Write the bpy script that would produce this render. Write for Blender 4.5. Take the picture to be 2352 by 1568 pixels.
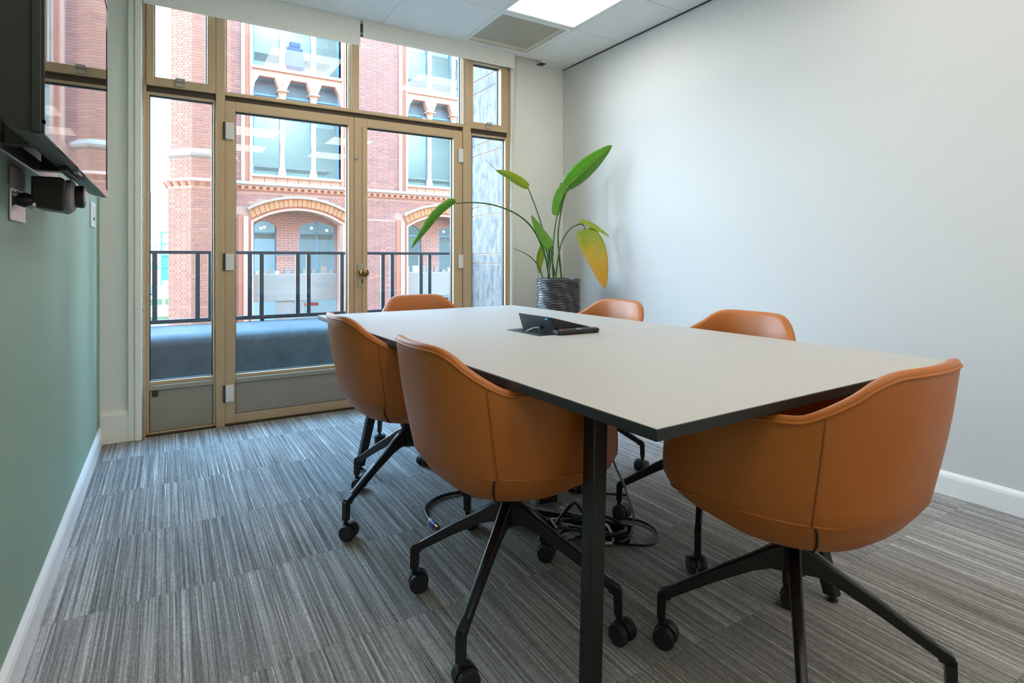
import bpy, bmesh, math, random
from mathutils import Vector, Matrix

for o in list(bpy.data.objects):
    bpy.data.objects.remove(o)
scn = bpy.context.scene
COL = scn.collection
R = math.radians

# ------------------------------------------------------------------ camera, sky, lights, exposure
cam = bpy.data.cameras.new('camera')
cam.sensor_width = 36
cam.lens = 36 * 1300.3 / 2352
cam.shift_y = -0.0806
cam.clip_start = 0.02
cam.clip_end = 500
camo = bpy.data.objects.new('camera', cam)
COL.objects.link(camo)
camo.location = (0, 0, 1.03)
camo.rotation_euler = (R(90), 0, R(-31.33))
scn.camera = camo

SKY_STRENGTH = 15.0
PANEL_STRENGTH = 5.6
w = bpy.data.worlds.new('sky')
scn.world = w
w.use_nodes = True
nt = w.node_tree
bg = nt.nodes['Background']
tc = nt.nodes.new('ShaderNodeTexCoord')
sep = nt.nodes.new('ShaderNodeSeparateXYZ')
ramp = nt.nodes.new('ShaderNodeValToRGB')
ramp.color_ramp.elements[0].position = 0.0
ramp.color_ramp.elements[0].color = (0.86, 0.95, 1.0, 1)
ramp.color_ramp.elements[1].position = 0.7
ramp.color_ramp.elements[1].color = (0.25, 0.58, 1.0, 1)
nt.links.new(tc.outputs['Generated'], sep.inputs[0])
nt.links.new(sep.outputs['Z'], ramp.inputs[0])
nt.links.new(ramp.outputs[0], bg.inputs[0])
bg.inputs[1].default_value = SKY_STRENGTH

vs = scn.view_settings
vs.view_transform = 'Standard'
vs.look = 'None'
vs.exposure = 0.42
vs.gamma = 1.0
vs.use_curve_mapping = False
try:
    scn.cycles.use_denoising = True
    scn.cycles.max_bounces = 10
    scn.cycles.transparent_max_bounces = 24
    scn.cycles.sample_clamp_indirect = 8
except Exception:
    pass

# ------------------------------------------------------------------ helpers
def lin(c):
    return tuple(((v / 255) / 12.92 if v / 255 <= 0.04045 else ((v / 255 + 0.055) / 1.055) ** 2.4) for v in c)

MATS = {}
def mat(name, rgb, rough=0.5, metal=0.0, spec=0.5, noise=0.0, nscale=40, bump=0.0, bscale=200, coat=0, trans=0, emit=None, estr=0, sheen=0, stretch=None):
    m = bpy.data.materials.new(name)
    m.use_nodes = True
    n = m.node_tree
    b = n.nodes['Principled BSDF']
    col = (*lin(rgb), 1)
    b.inputs['Base Color'].default_value = col
    b.inputs['Roughness'].default_value = rough
    b.inputs['Metallic'].default_value = metal
    b.inputs['Specular IOR Level'].default_value = spec
    b.inputs['Coat Weight'].default_value = coat
    if sheen:
        b.inputs['Sheen Weight'].default_value = sheen
    if trans:
        b.inputs['Transmission Weight'].default_value = trans
    if emit:
        b.inputs['Emission Color'].default_value = (*lin(emit), 1)
        b.inputs['Emission Strength'].default_value = estr
    if noise or bump:
        t = n.nodes.new('ShaderNodeTexCoord')
        src = t.outputs['Object']
        if stretch:
            mp = n.nodes.new('ShaderNodeMapping')
            mp.inputs['Scale'].default_value = stretch
            n.links.new(src, mp.inputs[0])
            src = mp.outputs[0]
    if noise:
        x = n.nodes.new('ShaderNodeTexNoise')
        x.inputs['Scale'].default_value = nscale
        x.inputs['Detail'].default_value = 5
        n.links.new(src, x.inputs['Vector'])
        mx = n.nodes.new('ShaderNodeMix')
        mx.data_type = 'RGBA'
        l = lin(rgb)
        mx.inputs['A'].default_value = (*[max(0, v * (1 - noise)) for v in l], 1)
        mx.inputs['B'].default_value = (*[min(1, v * (1 + noise)) for v in l], 1)
        n.links.new(x.outputs['Fac'], mx.inputs['Factor'])
        n.links.new(mx.outputs['Result'], b.inputs['Base Color'])
    if bump:
        x2 = n.nodes.new('ShaderNodeTexNoise')
        x2.inputs['Scale'].default_value = bscale
        x2.inputs['Detail'].default_value = 3
        n.links.new(src, x2.inputs['Vector'])
        bp = n.nodes.new('ShaderNodeBump')
        bp.inputs['Strength'].default_value = bump
        bp.inputs['Distance'].default_value = 0.004
        n.links.new(x2.outputs['Fac'], bp.inputs['Height'])
        n.links.new(bp.outputs['Normal'], b.inputs['Normal'])
    MATS[name] = m
    return m

class MB:
    def __init__(self):
        self.v = []
        self.f = []
    def add(self, vs_, fs_):
        o = len(self.v)
        self.v += [tuple(p) for p in vs_]
        self.f += [tuple(i + o for i in f) for f in fs_]
        return self
    def box(self, x0, x1, y0, y1, z0, z1):
        v = [(x0, y0, z0), (x1, y0, z0), (x1, y1, z0), (x0, y1, z0), (x0, y0, z1), (x1, y0, z1), (x1, y1, z1), (x0, y1, z1)]
        return self.add(v, [(0, 3, 2, 1), (4, 5, 6, 7), (0, 1, 5, 4), (1, 2, 6, 5), (2, 3, 7, 6), (3, 0, 4, 7)])
    def hexa(self, b, t):           # bottom quad ccw, top quad ccw
        return self.add(list(b) + list(t), [(0, 3, 2, 1), (4, 5, 6, 7), (0, 1, 5, 4), (1, 2, 6, 5), (2, 3, 7, 6), (3, 0, 4, 7)])
    def prism(self, poly, axis, a0, a1):   # poly of 2D points; axis 'x': (y,z), 'y': (x,z), 'z': (x,y)
        def P(p, a):
            return {'x': (a, p[0], p[1]), 'y': (p[0], a, p[1]), 'z': (p[0], p[1], a)}[axis]
        n = len(poly)
        vs_ = [P(p, a0) for p in poly] + [P(p, a1) for p in poly]
        fs_ = [tuple(range(n - 1, -1, -1)), tuple(range(n, 2 * n))] + [(i, (i + 1) % n, n + (i + 1) % n, n + i) for i in range(n)]
        return self.add(vs_, fs_)
    def tube(self, pts, r, n=8, cap=True):
        pts = [Vector(p) for p in pts]
        rr = r if isinstance(r, (list, tuple)) else [r] * len(pts)
        up = Vector((0, 0, 1))
        vs_, fs_ = [], []
        prev = None
        for i, p in enumerate(pts):
            t = (pts[min(i + 1, len(pts) - 1)] - pts[max(i - 1, 0)]).normalized()
            if prev is None:
                a = t.cross(up)
                if a.length < 1e-3:
                    a = t.cross(Vector((1, 0, 0)))
                a.normalize()
            else:
                a = prev - t * prev.dot(t)
                a.normalize()
            prev = a
            b = t.cross(a)
            for k in range(n):
                an = 2 * math.pi * k / n
                vs_.append(p + (a * math.cos(an) + b * math.sin(an)) * rr[i])
        for i in range(len(pts) - 1):
            for k in range(n):
                fs_.append((i * n + k, i * n + (k + 1) % n, (i + 1) * n + (k + 1) % n, (i + 1) * n + k))
        if cap:
            fs_.append(tuple(range(n - 1, -1, -1)))
            fs_.append(tuple((len(pts) - 1) * n + k for k in range(n)))
        return self.add(vs_, fs_)
    def lathe(self, prof, c=(0, 0, 0), n=24, axis='z', rot=0):
        vs_, fs_ = [], []
        for (r, z) in prof:
            for k in range(n):
                a = 2 * math.pi * k / n + rot
                x, y = r * math.cos(a), r * math.sin(a)
                p = {'z': (x, y, z), 'x': (z, x, y), 'y': (y, z, x)}[axis]
                vs_.append((p[0] + c[0], p[1] + c[1], p[2] + c[2]))
        m = len(prof)
        for i in range(m - 1):
            for k in range(n):
                fs_.append((i * n + k, i * n + (k + 1) % n, (i + 1) * n + (k + 1) % n, (i + 1) * n + k))
        fs_.append(tuple(range(n - 1, -1, -1)))
        fs_.append(tuple((m - 1) * n + k for k in range(n)))
        return self.add(vs_, fs_)
    def build(self, name, m, parent=None, smooth=False, bevel=0, seg=2, loc=None, fix=True):
        me = bpy.data.meshes.new(name)
        me.from_pydata(self.v, [], self.f)
        if fix:
            bm = bmesh.new()
            bm.from_mesh(me)
            bmesh.ops.recalc_face_normals(bm, faces=bm.faces)
            bm.to_mesh(me)
            bm.free()
        me.materials.append(MATS[m] if isinstance(m, str) else m)
        o = bpy.data.objects.new(name, me)
        COL.objects.link(o)
        if smooth:
            for p in me.polygons:
                p.use_smooth = True
            if smooth != 'all':
                try:
                    me.set_sharp_from_angle(angle=R(40))
                except Exception:
                    pass
        if bevel:
            bv = o.modifiers.new('bevel', 'BEVEL')
            bv.width = bevel
            bv.segments = seg
            bv.limit_method = 'ANGLE'
            bv.angle_limit = R(40)
        if parent:
            o.parent = parent
        if loc:
            o.location = loc
        return o

def thing(name, label, cat, loc=(0, 0, 0), rz=0, group=None):
    o = bpy.data.objects.new(name, None)
    COL.objects.link(o)
    o.empty_display_size = 0.05
    o.location = loc
    o.rotation_euler = (0, 0, rz)
    o['label'] = label
    o['category'] = cat
    if group:
        o['group'] = group
    return o
def tag(o, label, cat, group=None):
    o['label'] = label
    o['category'] = cat
    if group:
        o['group'] = group
    return o
def struct(o):
    o['kind'] = 'structure'
    return o
def sempty(name, loc=(0, 0, 0)):
    o = bpy.data.objects.new(name, None)
    COL.objects.link(o)
    o.location = loc
    o['kind'] = 'structure'
    return o
def link_copy(src, name, parent=None, loc=(0, 0, 0), rot=(0, 0, 0), scale=(1, 1, 1)):
    c = src.copy()
    c.name = name
    COL.objects.link(c)
    c.parent = parent
    c.location = loc
    c.rotation_euler = rot
    c.scale = scale
    return c
def smoothpath(pts, n=6):       # Catmull-Rom
    pts = [Vector(p) for p in pts]
    out = []
    for i in range(len(pts) - 1):
        p0, p1, p2, p3 = pts[max(i - 1, 0)], pts[i], pts[i + 1], pts[min(i + 2, len(pts) - 1)]
        for k in range(n):
            t = k / n
            out.append(0.5 * ((2 * p1) + (p2 - p0) * t + (2 * p0 - 5 * p1 + 4 * p2 - p3) * t * t + (3 * p1 - p0 - 3 * p2 + p3) * t ** 3))
    out.append(pts[-1])
    return out
def interp(keys, x):
    for i in range(len(keys) - 1):
        a, b = keys[i], keys[i + 1]
        if a[0] <= x <= b[0]:
            t = (x - a[0]) / (b[0] - a[0])
            t = t * t * (3 - 2 * t) if False else t
            return a[1] + (b[1] - a[1]) * t
    return keys[-1][1] if x > keys[-1][0] else keys[0][1]

# ------------------------------------------------------------------ materials
mat('white_paint', (240, 238, 231), 0.6, bump=0.05, bscale=300)
mat('wall_paint', (211, 211, 209), 0.6, bump=0.05, bscale=300)
mat('trim_paint', (242, 238, 228), 0.4)
mat('white_gloss', (238, 238, 236), 0.3)
mat('sage_paint', (140, 164, 144), 0.55, noise=0.04, nscale=4, bump=0.05, bscale=300)
mat('ceiling_tile', (244, 245, 244), 0.85, noise=0.03, nscale=300, bump=0.15, bscale=500)
mat('grid_white', (240, 240, 238), 0.5)
mat('dark_gap', (60, 62, 64), 0.7)
mat('vent_grey', (206, 200, 182), 0.5, metal=0.2)
mat('vent_hole', (40, 40, 36), 0.9)
mat('bronze', (196, 168, 132), 0.45, metal=0.2, noise=0.06, nscale=12, stretch=(1, 1, 0.1))
mat('bronze_dark', (72, 60, 48), 0.45, metal=0.4)
mat('bronze_panel', (158, 148, 132), 0.5, metal=0.3, noise=0.05, nscale=8)
mat('rubber_black', (16, 20, 22), 0.5)
mat('steel', (200, 198, 192), 0.3, metal=0.9)
mat('steel_dull', (175, 168, 152), 0.45, metal=0.6)
mat('brass_old', (150, 112, 70), 0.22, metal=0.95)
mat('hinge_white', (226, 224, 218), 0.4)
mat('blind_fabric', (242, 240, 231), 0.85, bump=0.1, bscale=900)
mat('leather', (180, 102, 36), 0.42, spec=0.45, noise=0.07, nscale=9, bump=0.12, bscale=700, sheen=0.0)
mat('leather_seam', (150, 84, 28), 0.5)
mat('leather_dark', (44, 26, 14), 0.7)
mat('black_metal', (9, 11, 13), 0.36, metal=0.0, spec=0.5)
mat('black_plastic', (18, 21, 23), 0.4)
mat('black_soft', (22, 26, 28), 0.55)
mat('laminate', (184, 179, 172), 0.45, spec=0.5, bump=0.03, bscale=900)
mat('core_black', (24, 30, 32), 0.45)
mat('tv_screen', (4, 5, 6), 0.03, spec=0.7)
mat('tv_body', (26, 28, 26), 0.4)
mat('tv_bezel', (40, 26, 28), 0.06, spec=0.9)
mat('silver', (190, 186, 190), 0.25, metal=0.8)
mat('grille_grey', (150, 140, 142), 0.6)
mat('lens_glass', (200, 178, 186), 0.1, spec=0.8)
mat('leaf_green', (88, 150, 34), 0.35, noise=0.25, nscale=14, spec=0.5)
mat('leaf_dark', (64, 118, 30), 0.35, noise=0.25, nscale=14)
mat('leaf_lime', (150, 170, 40), 0.4, noise=0.2, nscale=14)
mat('leaf_yellow', (196, 166, 34), 0.4, noise=0.22, nscale=16)
mat('stem_green', (62, 92, 36), 0.45, noise=0.2, nscale=30)
mat('soil', (48, 38, 30), 0.95, bump=0.6, bscale=120)
mat('planter_wicker', (65, 62, 59), 0.3, noise=0.5, nscale=30, stretch=(1, 1, 4), spec=0.8)
mat('screen_teal', (20, 60, 84), 0.35)
mat('button_orange', (230, 96, 30), 0.4)
mat('button_green', (70, 150, 90), 0.4)
mat('button_white', (220, 214, 212), 0.4)
mat('button_grey', (96, 104, 98), 0.4)
mat('cable_white', (205, 205, 200), 0.4)
mat('cable_grey', (120, 126, 128), 0.4)
mat('cable_black', (18, 20, 22), 0.45)
mat('plug_blue', (40, 70, 170), 0.4)
mat('box_metal', (170, 176, 180), 0.35, metal=0.5)
mat('concrete', (70, 80, 86), 0.7, noise=0.5, nscale=7, bump=0.2, bscale=60)
mat('rail_paint', (44, 60, 72), 0.45, noise=0.15, nscale=120)
mat('sandstone', (180, 135, 114), 0.8, noise=0.08, nscale=5)
mat('terracotta', (158, 97, 72), 0.8, noise=0.14, nscale=9)
mat('voussoir', (153, 101, 63), 0.8, noise=0.16, nscale=7)
mat('lead_grey', (144, 125, 112), 0.6, noise=0.1, nscale=6)
mat('frame_teal', (96, 134, 150), 0.5)
mat('panel_grey', (132, 125, 115), 0.6)
mat('spandrel_blue', (92, 101, 104), 0.6)
mat('room_teal', (190, 214, 222), 0.8, noise=0.12, nscale=2)
mat('room_warm', (190, 180, 168), 0.8)
mat('office_blue', (88, 110, 150), 0.7)
mat('asphalt', (100, 99, 93), 0.8, noise=0.1, nscale=1)
mat('pale_render', (151, 135, 118), 0.8)
mat('pale_brick', (155, 130, 122), 0.8, noise=0.06, nscale=3)
mat('far_glass', (102, 117, 115), 0.2)
mat('hedge', (71, 91, 57), 0.9, noise=0.4, nscale=6)
mat('scaffold_blue', (57, 122, 134), 0.6)
mat('pole_cream', (166, 158, 124), 0.6)
mat('car_blue', (80, 110, 150), 0.25, spec=0.8)
mat('red_goods', (214, 84, 60), 0.6)
mat('lamp_on', (255, 250, 240), 0.5, emit=(255, 248, 235), estr=16)
mat('led_dot', (120, 220, 255), 0.5, emit=(90, 210, 255), estr=0.4)
mat('light_panel', (255, 255, 255), 0.5, emit=(255, 246, 234), estr=PANEL_STRENGTH)

def carpet_material():
    m = bpy.data.materials.new('carpet')
    m.use_nodes = True
    n = m.node_tree
    L = n.links.new
    b = n.nodes['Principled BSDF']
    b.inputs['Roughness'].default_value = 0.95
    b.inputs['Specular IOR Level'].default_value = 0.15
    t = n.nodes.new('ShaderNodeTexCoord')
    oi = n.nodes.new('ShaderNodeObjectInfo')
    rv = n.nodes.new('ShaderNodeVectorMath'); rv.operation = 'SCALE'
    cmb = n.nodes.new('ShaderNodeCombineXYZ')
    cmb.inputs[0].default_value = 3.0; cmb.inputs[1].default_value = 11.0; cmb.inputs[2].default_value = 19.0
    L(cmb.outputs[0], rv.inputs[0]); L(oi.outputs['Random'], rv.inputs['Scale'])
    add = n.nodes.new('ShaderNodeVectorMath'); add.operation = 'ADD'
    L(t.outputs['Object'], add.inputs[0]); L(rv.outputs[0], add.inputs[1])
    def nz(sx, sy, detail, rough):
        mp = n.nodes.new('ShaderNodeMapping'); mp.inputs['Scale'].default_value = (sx, sy, 1)
        L(add.outputs[0], mp.inputs[0])
        x = n.nodes.new('ShaderNodeTexNoise'); x.inputs['Scale'].default_value = 1
        x.inputs['Detail'].default_value = detail; x.inputs['Roughness'].default_value = rough
        L(mp.outputs[0], x.inputs['Vector'])
        return x.outputs['Fac']
    a1 = nz(150, 1.1, 4, 0.75)
    a2 = nz(260, 60, 3, 0.7)
    a3 = nz(9, 3, 3, 0.5)
    r1 = n.nodes.new('ShaderNodeValToRGB')
    e = r1.color_ramp.elements
    e[0].position = 0.30; e[0].color = (*lin((86, 84, 82)), 1)
    e[1].position = 0.72; e[1].color = (*lin((226, 223, 219)), 1)
    k = e.new(0.47); k.color = (*lin((138, 135, 132)), 1)
    k = e.new(0.58); k.color = (*lin((170, 166, 162)), 1)
    L(a1, r1.inputs[0])
    def mulby(col, fac, lo, hi):
        mr = n.nodes.new('ShaderNodeMapRange')
        mr.inputs['From Min'].default_value = 0.25; mr.inputs['From Max'].default_value = 0.75
        mr.inputs['To Min'].default_value = lo; mr.inputs['To Max'].default_value = hi
        L(fac, mr.inputs['Value'])
        mx = n.nodes.new('ShaderNodeVectorMath'); mx.operation = 'SCALE'
        L(col, mx.inputs[0]); L(mr.outputs[0], mx.inputs['Scale'])
        return mx.outputs[0]
    c = mulby(r1.outputs[0], a2, 0.62, 1.35)
    c = mulby(c, a3, 0.85, 1.12)
    rr = n.nodes.new('ShaderNodeMapRange')
    rr.inputs['To Min'].default_value = 0.2; rr.inputs['To Max'].default_value = 0.8
    L(oi.outputs['Random'], rr.inputs['Value'])
    c = mulby(c, rr.outputs[0], 0.9, 1.06)
    L(c, b.inputs['Base Color'])
    bp = n.nodes.new('ShaderNodeBump'); bp.inputs['Strength'].default_value = 0.5; bp.inputs['Distance'].default_value = 0.004
    L(a2, bp.inputs['Height']); L(bp.outputs[0], b.inputs['Normal'])
    MATS['carpet'] = m
carpet_material()

def brick_material(name, c1, c2, mortar, bw=0.215, bh=0.068, msize=0.008, swap='xz'):
    m = bpy.data.materials.new(name)
    m.use_nodes = True
    n = m.node_tree
    L = n.links.new
    b = n.nodes['Principled BSDF']
    b.inputs['Roughness'].default_value = 0.85
    t = n.nodes.new('ShaderNodeTexCoord')
    s = n.nodes.new('ShaderNodeSeparateXYZ')
    c = n.nodes.new('ShaderNodeCombineXYZ')
    L(t.outputs['Object'], s.inputs[0])
    if swap == 'u':      # around a round or many-sided thing: use x+y
        ad = n.nodes.new('ShaderNodeMath'); ad.operation = 'ADD'
        L(s.outputs['X'], ad.inputs[0]); L(s.outputs['Y'], ad.inputs[1]); L(ad.outputs[0], c.inputs[0])
    else:
        L(s.outputs['X'], c.inputs[0])
    L(s.outputs['Z'], c.inputs[1])
    br = n.nodes.new('ShaderNodeTexBrick')
    br.inputs['Scale'].default_value = 1
    br.inputs['Brick Width'].default_value = bw
    br.inputs['Row Height'].default_value = bh
    br.inputs['Mortar Size'].default_value = msize
    br.inputs['Mortar Smooth'].default_value = 0.2
    br.inputs['Bias'].default_value = -0.1
    br.inputs['Color1'].default_value = (*lin(c1), 1)
    br.inputs['Color2'].default_value = (*lin(c2), 1)
    br.inputs['Mortar'].default_value = (*lin(mortar), 1)
    L(c.outputs[0], br.inputs['Vector'])
    nz = n.nodes.new('ShaderNodeTexNoise'); nz.inputs['Scale'].default_value = 0.9; nz.inputs['Detail'].default_value = 4
    L(t.outputs['Object'], nz.inputs['Vector'])
    mr = n.nodes.new('ShaderNodeMapRange'); mr.inputs['To Min'].default_value = 0.72; mr.inputs['To Max'].default_value = 1.25
    L(nz.outputs['Fac'], mr.inputs['Value'])
    mx = n.nodes.new('ShaderNodeVectorMath'); mx.operation = 'SCALE'
    L(br.outputs['Color'], mx.inputs[0]); L(mr.outputs[0], mx.inputs['Scale'])
    L(mx.outputs[0], b.inputs['Base Color'])
    bp = n.nodes.new('ShaderNodeBump'); bp.invert = True; bp.inputs['Strength'].default_value = 0.4; bp.inputs['Distance'].default_value = 0.01
    L(br.outputs['Fac'], bp.inputs['Height']); L(bp.outputs[0], b.inputs['Normal'])
    MATS[name] = m
brick_material('brick', (155, 108, 93), (139, 103, 94), (181, 142, 124))
brick_material('brick_turret', (145, 91, 69), (130, 81, 63), (170, 124, 101), swap='u')
brick_material('brick_far', (149, 101, 82), (144, 97, 80), (155, 111, 93), 0.6, 0.2, 0.02)

def brick_unit_material(name, stops, per_island):
    m = bpy.data.materials.new(name)
    m.use_nodes = True
    n = m.node_tree
    L = n.links.new
    b = n.nodes['Principled BSDF']
    b.inputs['Roughness'].default_value = 0.85
    if per_island:
        rnd = n.nodes.new('ShaderNodeNewGeometry').outputs['Random Per Island']
    else:
        rnd = n.nodes.new('ShaderNodeObjectInfo').outputs['Random']
    r = n.nodes.new('ShaderNodeValToRGB')
    e = r.color_ramp.elements
    e[0].position = 0.0; e[0].color = (*stops[0], 1)
    e[1].position = 1.0; e[1].color = (*stops[-1], 1)
    for i in range(1, len(stops) - 1):
        k = e.new(i / (len(stops) - 1)); k.color = (*stops[i], 1)
    L(rnd, r.inputs[0])
    t = n.nodes.new('ShaderNodeTexCoord')
    x = n.nodes.new('ShaderNodeTexNoise'); x.inputs['Scale'].default_value = 22; x.inputs['Detail'].default_value = 4
    L(t.outputs['Object'], x.inputs['Vector'])
    mr = n.nodes.new('ShaderNodeMapRange'); mr.inputs['To Min'].default_value = 0.8; mr.inputs['To Max'].default_value = 1.2
    L(x.outputs['Fac'], mr.inputs['Value'])
    sc = n.nodes.new('ShaderNodeVectorMath'); sc.operation = 'SCALE'
    L(r.outputs[0], sc.inputs[0]); L(mr.outputs[0], sc.inputs['Scale'])
    L(sc.outputs[0], b.inputs['Base Color'])
    MATS[name] = m
BR1 = [(0.198, 0.1008, 0.0828), (0.288, 0.1215, 0.0864), (0.252, 0.1152, 0.0945), (0.324, 0.1422, 0.0972), (0.216, 0.1098, 0.0936)]
BR2 = [(0.252, 0.1025, 0.063), (0.2898, 0.1176, 0.0714), (0.2268, 0.0907, 0.0588), (0.3024, 0.1302, 0.0798)]
brick_unit_material('brick_unit', BR1, True)
brick_unit_material('brick_unit_single', BR1, False)
brick_unit_material('brick_unit_turret', BR2, True)
mat('mortar', (161, 124, 107), 0.9, noise=0.12, nscale=3)

def yellowing_leaf_material():
    m = bpy.data.materials.new('leaf_yellow')
    m.use_nodes = True
    n = m.node_tree
    L = n.links.new
    b = n.nodes['Principled BSDF']
    b.inputs['Roughness'].default_value = 0.4
    t = n.nodes.new('ShaderNodeTexCoord')
    s = n.nodes.new('ShaderNodeSeparateXYZ')
    L(t.outputs['Object'], s.inputs[0])
    nz = n.nodes.new('ShaderNodeTexNoise'); nz.inputs['Scale'].default_value = 16; nz.inputs['Detail'].default_value = 4
    L(t.outputs['Object'], nz.inputs['Vector'])
    ad = n.nodes.new('ShaderNodeMath'); ad.operation = 'MULTIPLY_ADD'; ad.inputs[1].default_value = 0.3; 
    L(nz.outputs['Fac'], ad.inputs[0]); L(s.outputs['Z'], ad.inputs[2])
    mr = n.nodes.new('ShaderNodeMapRange')
    mr.inputs['From Min'].default_value = 0.16; mr.inputs['From Max'].default_value = 0.48
    L(ad.outputs[0], mr.inputs['Value'])
    r = n.nodes.new('ShaderNodeValToRGB')
    e = r.color_ramp.elements
    e[0].position = 0.0; e[0].color = (*lin((214, 160, 20)), 1)
    e[1].position = 1.0; e[1].color = (*lin((140, 160, 30)), 1)
    k = e.new(0.5); k.color = (*lin((196, 164, 30)), 1)
    L(mr.outputs[0], r.inputs[0])
    wv = n.nodes.new('ShaderNodeTexWave'); wv.bands_direction = 'Z'; wv.inputs['Scale'].default_value = 22; wv.inputs['Distortion'].default_value = 1.5
    L(t.outputs['Object'], wv.inputs['Vector'])
    m2 = n.nodes.new('ShaderNodeMapRange'); m2.inputs['To Min'].default_value = 0.9; m2.inputs['To Max'].default_value = 1.05
    L(wv.outputs['Fac'], m2.inputs['Value'])
    sc = n.nodes.new('ShaderNodeVectorMath'); sc.operation = 'SCALE'
    L(r.outputs[0], sc.inputs[0]); L(m2.outputs[0], sc.inputs['Scale'])
    L(sc.outputs[0], b.inputs['Base Color'])
    MATS['leaf_yellow'] = m
yellowing_leaf_material()

def marble_material():
    m = bpy.data.materials.new('granite')
    m.use_nodes = True
    n = m.node_tree
    L = n.links.new
    b = n.nodes['Principled BSDF']
    b.inputs['Roughness'].default_value = 0.6
    b.inputs['Specular IOR Level'].default_value = 0.12
    t = n.nodes.new('ShaderNodeTexCoord')
    mp = n.nodes.new('ShaderNodeMapping'); mp.inputs['Scale'].default_value = (14, 14, 7)
    L(t.outputs['Object'], mp.inputs[0])
    x = n.nodes.new('ShaderNodeTexNoise'); x.inputs['Scale'].default_value = 1; x.inputs['Detail'].default_value = 6; x.inputs['Roughness'].default_value = 0.65
    L(mp.outputs[0], x.inputs['Vector'])
    r = n.nodes.new('ShaderNodeValToRGB')
    e = r.color_ramp.elements
    e[0].position = 0.36; e[0].color = (0.085, 0.098, 0.108, 1)
    e[1].position = 0.58; e[1].color = (0.21, 0.185, 0.165, 1)
    L(x.outputs['Fac'], r.inputs[0]); L(r.outputs[0], b.inputs['Base Color'])
    MATS['granite'] = m
marble_material()

def glass_material(name, tint=(1, 1, 1), base=0.03):
    m = bpy.data.materials.new(name)
    m.use_nodes = True
    n = m.node_tree
    n.nodes.clear()
    out = n.nodes.new('ShaderNodeOutputMaterial')
    tr = n.nodes.new('ShaderNodeBsdfTransparent'); tr.inputs[0].default_value = (*tint, 1)
    gl = n.nodes.new('ShaderNodeBsdfGlossy'); gl.inputs['Roughness'].default_value = 0.0
    fr = n.nodes.new('ShaderNodeFresnel')
    ge = n.nodes.new('ShaderNodeNewGeometry')
    io = n.nodes.new('ShaderNodeMapRange')      # rays pass the pane unbent, so the far face must not act as an exit from glass
    io.inputs['To Min'].default_value = 1.5
    io.inputs['To Max'].default_value = 1 / 1.5
    n.links.new(ge.outputs['Backfacing'], io.inputs['Value'])
    n.links.new(io.outputs[0], fr.inputs[0])
    mx = n.nodes.new('ShaderNodeMixShader')
    n.links.new(fr.outputs[0], mx.inputs[0])
    n.links.new(tr.outputs[0], mx.inputs[1]); n.links.new(gl.outputs[0], mx.inputs[2])
    n.links.new(mx.outputs[0], out.inputs[0])
    MATS[name] = m
glass_material('glass', (0.96, 0.98, 0.98))
glass_material('glass_far', (0.86, 0.96, 0.98))

# ------------------------------------------------------------------ room shell
XL, XR, YB, YF, H = -0.322, 2.92, -1.75, 3.95, 2.665
HT = 2.95
wall_left = struct(MB().box(XL - 0.15, XL, YB - 0.15, 3.88, -0.02, HT).build('wall_left', 'sage_paint'))
wall_right = struct(MB().box(XR, XR + 0.15, YB - 0.15, YF + 0.2, -0.02, HT).build('wall_right', 'wall_paint'))
wall_back = struct(MB().box(XL - 0.15, XR + 0.15, YB - 0.15, YB, -0.02, HT).build('wall_back', 'white_paint'))
# window wall: pier on the left, plain stretch on the right, head over the glazing, threshold below it
WX0, WX1, WZ1 = -0.125, 2.345, 2.64
wf = MB()
wf.box(XL - 0.15, WX0, 3.88, 4.0, -0.02, HT)
wf.box(WX1, XR + 0.15, YF, 4.0, -0.02, HT)
wf.box(WX0, WX1, 3.95, 4.0, WZ1, HT)
wf.box(WX0, WX1, 3.97, 4.0, -0.3, -0.002)
wall_front = struct(wf.build('wall_front', 'white_paint'))
# outside skin of our own building: brick, seen only mirrored in the windows across the street
ow = MB()
ow.box(-14, WX0 - 0.02, 4.0, 4.1, -3.5, 12)
ow.box(2.90, 16, 4.0, 4.1, -3.5, 12)
ow.box(WX0 - 0.02, WX1 + 0.03, 4.0, 4.1, 2.72, 12)
ow.box(WX0 - 0.02, WX1 + 0.03, 4.0, 4.1, -3.5, -0.3)
own_skin = ow.build('trim_9', 'brick')
struct(own_skin)

# floor: slab with carpet tiles
floor = struct(MB().box(XL - 0.15, XR + 0.15, YB - 0.15, 3.99, -0.15, -0.008).build('floor', 'dark_gap'))
TS = 0.5
tile_src = None
random.seed(3)
nx, ny = 7, 12
for i in range(nx):
    for j in range(ny):
        x0 = XL - 0.0 + i * TS
        y1 = 4.04 - j * TS
        xa, xb = max(x0, XL), min(x0 + TS, XR)
        ya, yb = max(y1 - TS, YB), min(y1, 3.965)
        if xb - xa < 0.02 or yb - ya < 0.02:
            continue
        full = (xb - xa > TS - 0.001 and yb - ya > TS - 0.001)
        loc = ((xa + xb) / 2, (ya + yb) / 2, -0.008)
        if full and tile_src is not None:
            t = link_copy(tile_src, 'carpet_tile', floor, loc)
        else:
            hx, hy = (xb - xa) / 2 - 0.0004, (yb - ya) / 2 - 0.0004
            b = MB().box(-hx, hx, -hy, hy, 0.001, 0.008)
            t = b.build('carpet_tile', 'carpet', floor, loc=loc)
            if full:
                tile_src = t

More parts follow.
